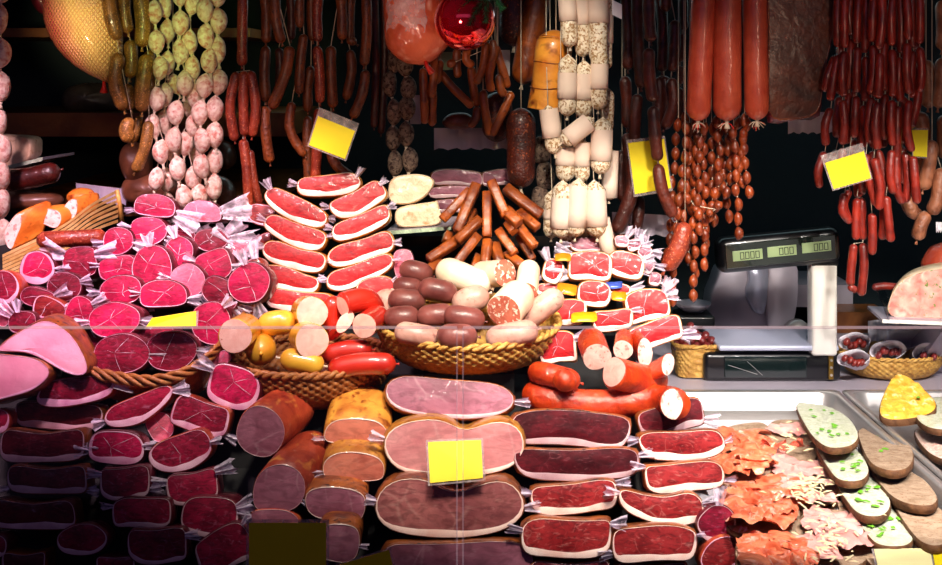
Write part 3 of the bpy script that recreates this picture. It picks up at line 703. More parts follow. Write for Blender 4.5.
mid('wrapped_ham', 'dark mauve ham slab at the bottom edge under the brown-rimmed joint', O('rect', 457, 562, 150, 42), 'mauve', (), .1)

# ---------------------------------------------------------------- speck columns
G4 = 'speck slabs in the two columns by the bread tray'
def spk(desc, px, style='red', tabs=('l', 'r'), dy=0, **kw):
    slab('cured_speck', desc, 'cured meat', G4, px, style, yof(YR, px)+dy, .08, tabs=tabs, **kw)
spk('long maroon slab under the bent orange sausage, top of its column', O('rect', 571, 429, 124, 36, -2), 'maroon', ('l',))
spk('long dark slab with crusty brown top, second in its column', O('rect', 577, 464, 126, 33, 0), 'maroon', ('r',), dy=.0)
spk('bright red slab with white fat base, third in its column', O('rect', 575, 498, 86, 33, 3), 'red', ('l', 'r'))
spk('red slab with thick pale base, fourth in its column', O('rect', 567, 538, 92, 40, 2), 'red', ('l', 'r'))
spk('maroon slab behind the cut end of the bent orange sausage', O('rect', 672, 418, 66, 32, 12), 'maroon', ('r',), dy=.03)
spk('glossy bright red slab lying in front of the prosciutto bread', [(637, 440), (645, 432), (680, 431), (715, 429), (724, 437), (727, 448), (715, 457), (690, 461), (660, 461), (645, 456)], 'red', ('l', (20, 10)))
spk('red slab with even white base under the glossy bright one', O('rect', 684, 477, 82, 30, 2), 'red', ('l', 'r'))
spk('red slab with dipped top edge beside the small purple fillet', [(617, 493), (623, 488), (645, 494), (668, 496), (690, 491), (703, 500), (705, 514), (698, 523), (670, 527), (640, 519), (622, 508)], 'red', ('l', 'r'))
spk('red slab with folded crease, lowest full slab by the small fillet', O('rect', 654, 544, 84, 38, -2), 'red', ('l', (10, 9)))
spk('small round purple fillet in film at the end of the column', O('oval', 717, 524, 40, 40, 30), 'purple', ((80, 20), (-60, 14)))
spk('bright red fillet end at the bottom edge under the purple one', O('oval', 722, 555, 48, 36, 30), 'redthin', ((60, 14),))
spk('dark slab top at the bottom edge under the thick-based slab', O('sag', 570, 573, 80, 26), 'maroon', ())
spk('dark slab top at the bottom edge under the creased slab', O('sag', 652, 574, 76, 24), 'maroon', ())

# ---------------------------------------------------------------- fanned speck
G5 = 'fanned speck slabs behind the baskets'
def fan(desc, px, tabs=('l', 'r'), style='rosy', Y=None, dy=0):
    slab('cured_speck', desc, 'cured meat', G5, px, style, (Y or interp([(195, 3.1), (310, 2.95)], max(p[1] for p in px)))+dy, .075, k=.28, tabs=tabs)
fan('flat rosy speck slab crowning the fanned pile, sausages resting on it', [(296, 188), (300, 178), (325, 175), (350, 172), (360, 177), (361, 187), (345, 195), (315, 197), (300, 195)], ((180, 10), (60, 11)), dy=.03)
fan('uppermost slab in the wing toward the pink heap', [(263, 197), (267, 189), (276, 187), (295, 195), (315, 205), (328, 215), (325, 226), (314, 228), (290, 220), (271, 208)], ((120, 12), (-15, 9)))
fan('second slab down in the wing toward the pink heap', [(263, 227), (266, 217), (275, 214), (300, 224), (325, 232), (326, 243), (318, 251), (300, 249), (280, 240)], ((150, 10), (0, 8)))
fan('third slab down in the wing toward the pink heap', [(261, 251), (266, 241), (280, 241), (300, 249), (325, 254), (324, 270), (310, 273), (285, 267), (268, 261)], ((175, 11), (-10, 8)))
fan('fourth slab down in the wing toward the pink heap', [(256, 275), (262, 265), (285, 266), (305, 274), (319, 279), (318, 290), (308, 294), (280, 291), (262, 283)], ((5, 9),))
fan('bottom slab in the wing toward the pink heap, half hidden by mortadella', O('rect', 298, 301, 66, 22, -6), ('r',))
fan('uppermost slab in the wing toward the pale pates', [(328, 207), (333, 200), (355, 191), (372, 180), (380, 182), (388, 195), (375, 206), (355, 217), (338, 218)], ((175, 10), (50, 9)))
fan('second slab down in the wing toward the pale pates', [(331, 232), (335, 224), (360, 214), (383, 204), (389, 207), (390, 220), (372, 232), (345, 241), (333, 240)], ((170, 9), (20, 9)))
fan('third slab down in the wing toward the pale pates', [(326, 257), (335, 246), (365, 238), (385, 230), (393, 236), (394, 249), (375, 258), (345, 267), (330, 266)], ((10, 9),))
fan('fourth slab down in the wing toward the pale pates, silvery with film', [(325, 284), (330, 272), (350, 266), (375, 256), (390, 253), (394, 265), (375, 279), (345, 291), (330, 290)], ((180, 9), (15, 9)))
fan('rounded speck piece at the foot of the wing, behind the red sausages', O('soft', 376, 291, 42, 28, 14), ((30, 10),))
fan('dim red slab behind the wing, under the hanging red sausage pair', O('soft', 263, 215, 32, 22, -10), (), 'redthin', Y=3.16)
fan('film-wrapped slab end sticking out behind the wing', O('soft', 263, 241, 22, 14, 30), ((170, 14), (200, 12)), 'redthin', Y=3.1)

# ---------------------------------------------------------------- speck heap with labels
G6 = 'wrapped speck pieces in the labelled heap'
def heap(desc, px, tabs=('l', 'r'), folds=3, style='speckoval', dy=0, label=None, k=.35):
    o = slab('labelled_speck', desc, 'cured meat', G6, px, style, interp([(250, 3.08), (280, 3.0), (330, 2.86), (365, 2.74)], max(p[1] for p in px))+dy, .065, k=k, tabs=tabs, folds=folds, tscale=.9)
    if label:
        lc, cx, cy, w, h, rot = label; Y = o.location.y-.012
        q = [W(x, y, Y+.0) for x, y in outline('rect', cx, cy, w, h, rot, n=20, jit=.01)]; n = len(q)
        b = [p+Vector((0, .004, -.002)) for p in q]
        V = [p-o.location for p in q+b]+[sum(q, Vector())/n+Vector((0, -.004, 0))-o.location]
        mk('paper_label', V, [(i, (i+1) % n, n+(i+1) % n, n+i) for i in range(n)]+[(i, (i+1) % n, 2*n) for i in range(n)], lc, o)
M['lab_orange'] = plain('orange_label', '#f0a020', .35, coat=.5); M['lab_yellow'] = plain('yellow_label', '#f8d020', .35, coat=.5); M['lab_blue'] = plain('blue_label', '#3c5cc0', .35, coat=.5)
heap('large oval red speck piece with white fat ring, top of the labelled heap', O('rect', 590, 266, 46, 29, -4), ((175, 22), (160, 16)), 4, label=('lab_orange', 563, 257, 16, 8, 0))
heap('red speck piece with white fat base beside the large oval one', O('soft', 626, 265, 38, 28, -14), ('l', (10, 12)), 3, dy=.02)
heap('film-twisted speck piece at the outer end behind the cut sausages', O('soft', 553, 271, 22, 25, -20), ((120, 14), (180, 10)), 4, dy=.01)
heap('round red speck piece with a white crease cross and orange label', O('soft', 594, 294, 34, 28, -6), ((0, 12),), 6, label=('lab_orange', 567, 289, 20, 11, -5))
heap('square bright red speck piece at the outer corner of the heap', O('rect', 647, 306, 46, 32, 12), ((60, 16), (20, 13)), 3, label=('lab_orange', 619, 296, 15, 9, 0))
heap('plain red speck piece beside the pale liver sausage', O('soft', 570, 312, 34, 28, 0), ('l',), 2)
heap('red speck piece with a long yellow label', O('rect', 613, 320, 42, 22, 1), ('r',), 4, label=('lab_yellow', 584, 317, 26, 10, 4))
heap('wide red speck piece leaning at the bottom outer corner', O('rect', 656, 333, 56, 27, 14), ((15, 16), (-20, 10)), 3)
heap('red speck piece right above the knotted orange sausage', O('rect', 558, 348, 40, 31, 6), ('r',), 4)
heap('narrow speck piece wedged beside the liver sausage basket', O('soft', 548, 290, 24, 14, 0), (), 1, dy=.04)
heap('purple-red speck piece under the paper-sleeved salami bunch', O('soft', 587, 245, 34, 16, 0), ((175, 12),), 1, 'mauve', dy=.03)
heap('orange-wrapped speck back with a blue and white sticker', O('soft', 617, 290, 30, 14, -4), ((0, 14),), 0, dy=.03, label=('lab_blue', 614, 285, 17, 7, 3))
for i, (x, y, d) in enumerate(((622, 241, 'brown-edged bacon end in film, topmost behind the speck heap'), (634, 245, 'bacon end in film beside the topmost one, crimped upward'), (645, 252, 'bacon end in film hanging over the outer slope of the heap'), (648, 267, 'pale bacon end in film low on the outer slope'), (655, 279, 'bacon end in film lowest on the outer slope'))):
    slab('bacon_end', d, 'bacon', 'wrapped bacon ends', O('soft', x, y, 15, 13, 20*i), 'mauve', 3.06, .06, tabs=((60+20*i, 12), (-10, 12)), folds=2)
slab('ham_slice', 'narrow pale ham slice standing behind the liver sausage basket', 'ham', None, O('soft', 404, 265, 22, 34, 10), 'hotlight', 3.0, .05)
# ---------------------------------------------------------------- hanging goods
def L2(*p): return list(p)
def chain(centers, h, w=None):
    """short links centred at pixel points along a strand"""
    out = []
    for i, (x, y) in enumerate(centers):
        a = centers[max(0, i-1)]; b = centers[min(len(centers)-1, i+1)]
        dx, dy = b[0]-a[0], b[1]-a[1]; q = max(1e-6, math.hypot(dx, dy)); dx, dy = dx/q*.5, dy/q
        out.append([(x-dx*h/2, y-dy*h/2), (x+dx*h/2, y+dy*h/2)])
    return out

def along(path, step, h, jit=.6):
    P = [Vector((x, y, 0)) for x, y in path]; L = [0]
    for a, b in zip(P, P[1:]): L.append(L[-1]+(b-a).length)
    out = []; t = step*RNG.uniform(.2, .8); 
    while t < L[-1]:
        j = max(i for i in range(len(L)) if L[i] <= t); j = min(j, len(P)-2)
        c = P[j].lerp(P[j+1], (t-L[j])/(L[j+1]-L[j])); out.append((c.x+RNG.uniform(-jit, jit), c.y)); t += step
    return chain(out, h)

GS = 'strings of white mini salamis'
def mini(desc, pts, Y, r=7.2, h=23, mat='salami', grp=GS):
    strand('salami_string', desc, 'salami', grp, chain(pts, h*1.1), Y, r*1.08, mat, part='salami_link', tie='s', ends='s')
mini('string of white mini salamis nearest the olive sausages, front strand', [(155, -12), (155, 12), (157, 42), (159, 68), (155, 99), (155, 126), (163, 152), (156, 179)], 3.16, 7.6, 23)
mini('mini salami string just behind the front strand, ending in two dangling links', [(167, 6), (168, 31), (168, 63), (165, 95), (165, 122), (172, 150), (166, 180), (168, 204)], 3.21, 7)
mini('mini salami string in the second gap, green lit above and pale below', [(180, -6), (180, 23), (178, 52), (184, 83), (178, 113), (175, 140), (178, 169), (182, 197)], 3.17, 7.8, 24)
mini('mini salami string with closely packed upper links, third from the olive sausages', [(190, 3), (191, 42), (194, 68), (194, 96), (193, 125), (184, 144), (194, 178), (202, 194)], 3.19, 7.4, 23)
mini('mini salami string with a long white cord down its front', [(206, -14), (206, 10), (208, 36), (211, 61), (205, 86), (201, 113), (200, 141), (204, 166)], 3.16, 8, 24)
mini('outermost mini salami string, next to the dark gap', [(217, -6), (217, 21), (219, 50), (217, 82), (215, 109), (216, 135), (215, 161), (215, 187)], 3.18, 8, 25)
mini('short mini salami strand behind the others, two grey links showing', [(176, 84), (190, 108), (194, 153), (206, 168), (208, 196)], 3.25, 6.6, 22)
mini('mini salami string cut by the picture edge, beside the beige pate', [(0, -12), (0, 19), (-1, 53), (1, 87), (-3, 122), (0, 150), (2, 176), (2, 203), (3, 234)], 3.1, 8.4, 29)
mini('grey dusty salami string under the netted ham bag', [(393, 60), (392, 84), (393, 112), (393, 138), (394, 163)], 3.28, 7, 25, 'greysalami', 'grey dusty salami strings')
mini('thicker grey dusty salami string beside the thin smoked sticks', [(406, 64), (407, 88), (407, 108), (406, 134), (408, 160)], 3.26, 8, 24, 'greysalami', 'grey dusty salami strings')

GO = 'olive brown smoked sausages'
def hang(name, desc, links, Y, r, mat, grp, **kw): strand(name, desc, 'sausage', grp, links, Y, r, mat, **kw)
hang('sausage_string', 'olive brown sausage string next to the netted ham, curved double loop at its end', [[(108, -12), (111, 15), (118, 40)], [(119, 53), (115, 80), (124, 110)], [(132, 118), (126, 130), (131, 142, )]], 3.14, 7.2, 'olive', GO, )
hang('sausage_string', 'straight olive sausage string between the two curved ones', [[(124, -12), (128, 33)], [(130, 40), (130, 78)], [(128, 84), (131, 110)]], 3.19, 6.6, 'olive', GO)
hang('sausage_string', 'plump olive sausage string touching the white salamis', [[(139, -12), (142, 47)], [(148, 54), (143, 82), (142, 112)], [(149, 121), (145, 148), (135, 172), .75]], 3.15, 7.8, 'olive', GO)
hang('sausage_string', 'dim olive sausages half hidden behind the first salami string', [[(151, -5), (151, 42)], [(150, 50), (153, 92)], [(140, 116), (133, 140), (128, 138), .7]], 3.24, 6.4, 'olive', GO)

GB = 'brown smoked sausages hung in strings'
hang('sausage_string', 'brown sausage string with triple loop and two dangling links, first from the salamis', [[(243, -10), (242, 66)], [(237, 72), (230, 105), (235, 141)], [(244, 71), (245, 136)], [(250, 71), (256, 105), (252, 137)], [(243, 139), (247, 170), (249, 213)], [(250, 150), (254, 180), (260, 204), .8]], 3.18, 5.2, 'redbrown', GB)
hang('sausage_string', 'straight string of three brown sausages, second from the salamis', [[(264, -12), (266, 43)], [(266, 46), (266, 102)], [(265, 106), (266, 135), (270, 163)]], 3.2, 5.4, 'brown', GB)
hang('sausage_string', 'brown string with one slanting shrivelled sausage at the bottom', [[(275, -12), (276, 20), (282, 43)], [(290, 46), (285, 75), (271, 109)]], 3.17, 5.6, 'brown', GB)
hang('sausage_string', 'dark thin string behind the slanting shrivelled sausage', [[(290, -10), (291, 40)], [(279, 48), (279, 88)]], 3.26, 4.6, 'darksaus', GB)
hang('sausage_string', 'brown string with a long bow-shaped sausage under the bent pair', [[(301, -10), (300, 28)], [(304, 34), (299, 94)], [(292, 102), (290, 130), (305, 156)]], 3.19, 4.9, 'brown', GB)
hang('sausage_string', 'brown string running behind the clip of the tilted yellow card', [[(312, -12), (313, 41)], [(311, 66), (308, 112)], [(308, 116), (307, 150), (309, 182)]], 3.22, 4.9, 'brown', GB)
hang('sausage_string', 'ridged brown string whose last sausage rests on the top speck slab', [[(319, -12), (318, 42)], [(317, 46), (320, 103)], [(319, 108), (317, 150), (315, 184)]], 3.18, 5.2, 'redbrown', GB)
hang('sausage_string', 'brown string with a curled last sausage below the tilted yellow card', [[(340, -10), (342, 40)], [(331, 46), (333, 108)], [(331, 150), (336, 165), (353, 179)]], 3.2, 5.4, 'brown', GB)
hang('sausage_string', 'brown string with a hooked knob end above a straight link', [[(352, -10), (350, 40)], [(347, 38), (356, 44)], [(350, 50), (352, 70), (346, 100)]], 3.23, 5, 'brown', GB)
hang('sausage_string', 'brown string next to the dried maroon sausages, bowed at the yellow card', [[(366, -12), (367, 30), (364, 66)], [(366, 70), (362, 95), (352, 118)]], 3.19, 5.2, 'brown', GB)
hang('dried_sausage', 'long thin dried maroon sausage beside the brown strings', [[(374, -12), (376, 60), (374, 128)]], 3.27, 4, 'darksaus', 'dried maroon sausages')
hang('dried_sausage', 'long thin dried maroon sausage beside the grey salami strings', [[(383, -12), (385, 60), (381, 134)]], 3.3, 4, 'darksaus', 'dried maroon sausages')

# netted ham and bag ham
NET = bpy.data.materials.new('netted_ham_skin'); NET.use_nodes = True
def _net():
    t = NET.node_tree; b = t.nodes['Principled BSDF']; v = obvec(t, False); L = t.links.new
    sx = _n(t, 'ShaderNodeSeparateXYZ'); L(v, sx.inputs[0])
    fs = []
    for sgn in (1, -1):
        a = _n(t, 'ShaderNodeMath', operation='MULTIPLY_ADD'); L(sx.outputs[0], a.inputs[0]); a.inputs[1].default_value = sgn*1.5; L(sx.outputs[2], a.inputs[2])
        m = _n(t, 'ShaderNodeMath', operation='MULTIPLY'); L(a.outputs[0], m.inputs[0]); m.inputs[1].default_value = 420
        s = _n(t, 'ShaderNodeMath', operation='SINE'); L(m.outputs[0], s.inputs[0]); fs.append(s.outputs[0])
    mx = _n(t, 'ShaderNodeMath', operation='MAXIMUM'); L(fs[0], mx.inputs[0]); L(fs[1], mx.inputs[1])
    net = ramp(t, mx.outputs[0], [(.75, 0.0), (.97, 1.0)])
    g = _n(t, 'ShaderNodeMath', operation='MULTIPLY_ADD'); L(sx.outputs[0], g.inputs[0]); g.inputs[1].default_value = 9.0; g.inputs[2].default_value = .62
    h = _n(t, 'ShaderNodeMath', operation='MULTIPLY_ADD'); L(sx.outputs[2], h.inputs[0]); h.inputs[1].default_value = 3.2; L(g.outputs[0], h.inputs[2])
    nz = _n(t, 'ShaderNodeMath', operation='MULTIPLY_ADD'); L(noisef(t, v, 25, 3), nz.inputs[0]); nz.inputs[1].default_value = .3; L(h.outputs[0], nz.inputs[2])
    base = ramp(t, nz.outputs[0], [(.12, '#b83850'), (.42, '#e0907a'), (.7, '#efc884'), (1, '#ecca80')])
    L(mixc(t, net, base, '#c88a4a'), b.inputs['Base Color'])
    b.inputs['Roughness'].default_value = .4; b.inputs['Coat Weight'].default_value = .7
    bn = _n(t, 'ShaderNodeBump'); bn.inputs['Strength'].default_value = .6; bn.inputs['Distance'].default_value = .004; L(mx.outputs[0], bn.inputs['Height']); L(bn.outputs[0], b.inputs['Normal'])
_net()
o = puff('netted_ham', 'big pale ham in a fine net with red tie, hanging at the top edge', 'ham', None, [(44, -20), (44, 10), (47, 28), (58, 49), (78, 68), (98, 79), (115, 84), (121, 70), (123, 40), (120, 0), (112, -40), (85, -66), (58, -55)], NET, 3.2, .08)
c = o.location; v, f, u = tube_mesh([p-c for p in (W(104, 80, 3.19), W(104, 86, 3.185), W(104, 92, 3.19))], [.004, .005, .012], 8); M['redtie'] = plain('red_tie', '#e02414', .35, coat=.5)
mk('red_tie', v, f, 'redtie', o)
v, f, u = tube_mesh([Vector((0, 0, W(0, -60, 3.2).z-c.z)), Vector((0, 0, 1.98-c.z))], [.002, .002], 6); mk('string', v, f, 'string', o)
o = puff('wrapped_ham', 'small dark wrapped ham hidden behind the netted ham', 'ham', None, [(30, -30), (32, 0), (42, 14), (54, 10), (56, -30)], 'rinddark', 3.3, .05)
M['baghm'] = meat('bagged_ham', '#a8341c', '#d8663e', 12, coat=1, crough=.08, bump=.3, cb=1, cbscale=30, spots='#e8a890', sscale=20, slo=.6, shi=.75, vary=0)
o = puff('bagged_ham', 'orange red ham in a glossy bag with red ribbon, beside the red bauble', 'ham', None, [(384, -20), (383, 5), (384, 25), (386, 45), (398, 59), (414, 65), (430, 63), (443, 52), (450, 40), (446, 10), (440, -25), (412, -40)], M['baghm'], 3.12, .07)
c = o.location; v, f, u = tube_mesh([p-c for p in (W(425, 60, 3.1), W(427, 66, 3.095), W(432, 73, 3.1))], [.004, .006, .010], 8); mk('red_ribbon', v, f, 'redtie', o)
V = []; Fc = []
for i in range(7):
    for j in range(7):
        x = 387+i*6.5+1.5*math.sin(j*2+i); y = -12+j*7.5+2*math.sin(i*1.7+j); d = math.hypot((x-414)/34, (y-8)/52)
        V.append(W(x, y, 3.12-.075*math.sqrt(max(.03, 1-d*d))-.004*math.sin(i*2.2+j*1.3))-c)
for i in range(6):
    for j in range(6): Fc.append((i*7+j, (i+1)*7+j, (i+1)*7+j+1, i*7+j+1))
M['bag'] = film('crinkled_bag', '#f0d8d8', .38, bump=1, bscale=40); mk('plastic_bag', V, Fc, 'bag', o, smooth=False)
v, f, u = tube_mesh([W(412, -36, 3.12)-c, Vector((W(412, -36, 3.12).x-c.x, 0, 1.98-c.z))], [.002, .002], 6); mk('string', v, f, 'string', o)

# red bauble and fir sprig
def lathe(prof, seg=24):
    V = [(r*math.cos(2*math.pi*k/seg), r*math.sin(2*math.pi*k/seg), z) for r, z in prof for k in range(seg)]; Fc = []
    for j in range(len(prof)-1):
        for k in range(seg): Fc.append((j*seg+k, j*seg+(k+1) % seg, (j+1)*seg+(k+1) % seg, (j+1)*seg+k))
    return V, Fc
M['bauble'] = plain('red_bauble_glass', '#e00824', .07, .75, coat=1)
bc = W(465, 20, 2.98); R = 31*2.98/F
o = mk('bauble', *lathe([(max(.0006, R*math.cos(a)), R*math.sin(a)) for a in [math.pi*(k/18-.5) for k in range(19)]], 32), 'bauble', None, bc); tag(o, 'shiny red christmas bauble hanging at the top edge', 'bauble')
mk('bauble_cap', *lathe([(.001, R*1.16), (R*.17, R*1.14), (R*.2, R*.97), (R*.26, R*.93)], 16), 'steel', o)
mk('loop_string', *tube_mesh([Vector((0, 0, R*1.1)), Vector((0, .03, 1.98-bc.z))], [.0012, .0012], 6)[:2], 'string', o)
M['needle'] = plain('fir_needles', '#1f5a34', .5); M['twig'] = plain('fir_twig', '#4a3018', .8)
o = empty('fir_sprig', W(487, -10, 2.92), 'green fir sprig hanging over the red bauble', 'fir sprig'); og = o.location
V, Fc = [], []; r = random.Random(5)
for k, tw in enumerate((((495, -14), (480, 5), (470, 24)), ((500, -12), (487, 2), (486, 20)), ((488, -10), (468, 2), (461, 10)), ((505, -12), (497, -2), (501, 8)))):
    P = catmull([W(x, y, 2.9+.008*k) for x, y in tw], 14); v, f, u = tube_mesh([p-og for p in P], [.0022]*len(P), 6); mk('twig', v, f, 'twig', o)
    for i in range(len(P)-1):
        for q in range(14):
            p = P[i].lerp(P[i+1], r.random()); t = (P[i+1]-P[i]).normalized(); a = r.random()*6.28
            s = Vector((math.cos(a), math.sin(a)*.8, 0)); s = (s-t*s.dot(t)).normalized(); d = (s*.8+t*.7).normalized()*r.uniform(.014, .022)
            w_ = t.cross(s).normalized()*.0011; b = len(V); p = p-og; V += [p+w_, p-w_, p+d*.6-w_, p+d, p+d*.6+w_]; Fc.append((b, b+1, b+2, b+3, b+4))
mk('needles', V, Fc, 'needle', o, smooth=False)['kind'] = 'stuff'

# thin smoked sticks hung over the rail
GK = 'thin smoked sausages hung behind the bauble'
for i, (d, ls) in enumerate((
 ('thin brown smoked sausage pair nearest the grey salamis', [[(423, 68), (424, 95), (425, 124)], [(434, 55), (434, 75), (431, 98)]]),
 ('dark thin smoked sausage pair behind the first brown pair', [[(433, 88), (432, 126)], [(441, 60), (437, 84)]]),
 ('thin smoked sausage lying diagonally under the bauble', [[(439, 72), (456, 91), (473, 107)]]),
 ('thin smoked sausage straight under the bauble with bent foot', [[(457, 48), (458, 78)], [(471, 66), (473, 86), (477, 107)]]),
 ('bowed thin smoked sausage pair under the fir sprig', [[(486, 42), (483, 68), (475, 84)], [(492, 40), (494, 54), (488, 66)], [(468, 48), (466, 60), (474, 66)]]),
 ('thin smoked sausage crossing toward the dark oval salami', [[(495, 46), (501, 64), (508, 88)], [(499, 74), (501, 90), (506, 95)]]),
 ('v-shaped thin smoked sausage pair over the dark oval salami', [[(483, 90), (485, 110), (490, 136)], [(512, 92), (503, 112), (491, 136)]]),
 ('short curled smoked sausage above the lilac paper', [[(477, 106), (476, 118), (469, 127)]]),
 ('dim thin smoked sausages in the shadow above the lilac paper', [[(497, 45), (489, 75), (492, 92)], [(447, 66), (455, 60)]]))):
    hang('smoked_sausage', d, ls, 3.2+.015*(i % 4), 4.4, 'stick', GK, tie=False)
puff('smoked_fillet', 'dark red smoked fillet half seen above the lilac paper', 'cured meat', None, [(442, 122), (450, 114), (466, 113), (474, 120), (468, 128), (450, 129)], 'darksaus', 3.3, .03)
def fat_salami(name, desc, p0, p1, r, mat, Y, ell=(1, 1), **kw):
    a, b = W(*p0, Y), W(*p1, Y); o = sausage(name, [a, (a+b)/2, b], r*Y/F, mat, None, None, seg=20, n=16, wob=.02, ell=ell, **kw); tag(o, desc, 'salami')
    nub('tied_end', b, b-a, r*.2*Y/F, 'string', o, o.location)
    v, f, u = tube_mesh([Vector((0, 0, -.005)), Vector((0, 0, max(.02, 1.98-a.z)))], [.0016]*2, 6); mk('string', v, f, 'string', o)
    return o
fat_salami('netted_salami', 'dark glossy netted salami hanging behind the landjager pile', (521, 108), (521, 188), 14.5, 'darkham', 3.26)
fat_salami('netted_salami', 'dark netted salami at the top edge beside the fir sprig', (514, -30), (514, 46), 15, 'darkham', 3.36)
fat_salami('oval_salami', 'dark oval salami hanging above the lilac paper', (498, 92), (496, 142), 15, 'darkham', 3.33)
fat_salami('smoked_ham_roll', 'long dull orange smoked ham roll behind the bright one', (545, -40), (522, 84), 13, 'stick', 3.32)
# bright smoked ham with cut end
Y = 3.225; a, b = W(556, 30, Y), W(546, 110, Y)
o = sausage('smoked_ham_roll', [a, W(551, 70, Y), b], 18.5*Y/F, 'smokeham', None, None, e1='c', seg=24, n=20, wob=.03); tag(o, 'amber smoked ham roll with cut lower end, glowing under the lamp', 'ham')
disc('cut_face', b, (b-a), 18.2*Y/F, 'salmon', o, o.location, dome=.05)
for i in range(3):
    y = .02+.055*i; cc = (b-a)*((i+.3)/3.2); v, f, u = tube_mesh([cc+Vector((math.cos(t)*18.8*Y/F, math.sin(t)*18.8*Y/F, .004*math.sin(2*t+i))) for t in [2*math.pi*k/20 for k in range(21)]], [.0012]*21, 5); mk('binding_string', v, f, 'rind', o)
v, f, u = tube_mesh([Vector((0, 0, -.004)), Vector((0, 0, 1.98-a.z))], [.002]*2, 6); mk('string', v, f, 'string', o)

# air dried salamis in white paper sleeves
GP = 'air-dried salamis in paper sleeves'
def sleeved(desc, p0, p1, r, s0, s1, Y, body='mould'):
    a, b = W(*p0, Y), W(*p1, Y); d = b-a; q = r*Y/F
    o = sausage('sleeved_salami', [a, (a+b)/2, b], q, body, None, None, e0='t', e1='r', seg=14, n=14, wob=.03); tag(o, desc, 'salami', GP)
    if s1 > s0:
        P = [d*t for t in (s0, s0+(s1-s0)*.33, s0+(s1-s0)*.66, s1)]; qs = [q*1.07, q*1.1, q*1.09, q*1.12]
        V, Fc, u = tube_mesh(P, qs, 18, False); V2, F2, u2 = tube_mesh(P, [x*.97 for x in qs], 18, False); n = len(V)
        Fc = Fc+[tuple(i+n for i in reversed(p)) for p in F2]+[((3*18)+k, 3*18+(k+1) % 18, n+3*18+(k+1) % 18, n+3*18+k) for k in range(18)]
        mk('paper_sleeve', V+V2, Fc, 'paper', o)
    nub('tied_end', b, d, q*.22, 'string', o, o.location)
    pts = [Vector((0, .004, 0)), Vector((0, .07, min(.12, 1.98-a.z))), Vector((0, .09, 1.98-a.z))]
    if a.z < 1.9: v, f, u = tube_mesh(pts, [.0012]*3, 5); mk('string', v, f, 'string', o)
for row in (
 ('sleeved salami at the top edge, first of the top tier by the amber ham', (566, -18), (570, 47), 8.4, .1, .6, 3.13),
 ('sleeved salami at the top edge, middle of the top tier', (582, -18), (583, 57), 8.2, .1, .57, 3.15),
 ('broad sleeved salami at the top edge, outer one of the top tier', (598, -18), (598, 64), 9.6, .1, .5, 3.13),
 ('slim sleeved salami behind the outer top one, mottled foot showing', (606, -14), (605, 70), 7.2, .3, .68, 3.17),
 ('sleeved salami in the second tier close to the amber ham', (568, 54), (567, 116), 9.2, .3, .72, 3.12),
 ('sleeved salami in the second tier, pressed against its amber-side twin', (584, 60), (583, 118), 8.8, .24, .68, 3.13),
 ('sleeved salami in the second tier, outer one with high sleeve', (600, 48), (598, 110), 8.4, .26, .66, 3.12),
 ('plain mottled salami without visible sleeve behind the second tier', (608, 88), (607, 132), 6.6, 0, 0, 3.17),
 ('sleeved salami hanging alone right below the amber ham', (548, 105), (555, 154), 9, .08, .66, 3.12),
 ('sleeved salami lying diagonally across the bunch', (594, 118), (562, 143), 9, .15, .82, 3.08),
 ('broad sleeved salami below the diagonal one, outer side', (603, 117), (600, 174), 10, .22, .76, 3.1),
 ('sleeved salami under the diagonal one, inner side', (566, 143), (565, 182), 9.4, .1, .56, 3.13),
 ('narrow sleeved salami between the two under the diagonal one', (582, 138), (582, 182), 8, .1, .64, 3.12),
 ('sleeved salami turned outward with bare paper tube', (611, 148), (609, 200), 7.4, .05, .95, 3.17),
 ('sleeved salami in the lowest tier, inner one', (563, 180), (561, 238), 10.4, .3, .82, 3.09),
 ('sleeved salami in the lowest tier, middle one', (579, 178), (575, 237), 9.6, .12, .82, 3.08),
 ('sleeved salami in the lowest tier, outer one', (594, 180), (597, 237), 10.4, .16, .8, 3.08),
 ('slim sleeved salami dangling onto the labelled speck heap', (601, 214), (610, 258), 7.4, .1, .9, 3.09),
 ('mottled salami tail behind the inner lowest one', (552, 190), (551, 238), 8, .4, .6, 3.15),
 ('mottled salami tip poking out under the lowest tier', (571, 210), (568, 246), 8.6, 0, 0, 3.14),
 ('mottled salami tip behind the outer lowest one', (588, 205), (589, 243), 8.6, 0, 0, 3.15)):
    sleeved(*row)

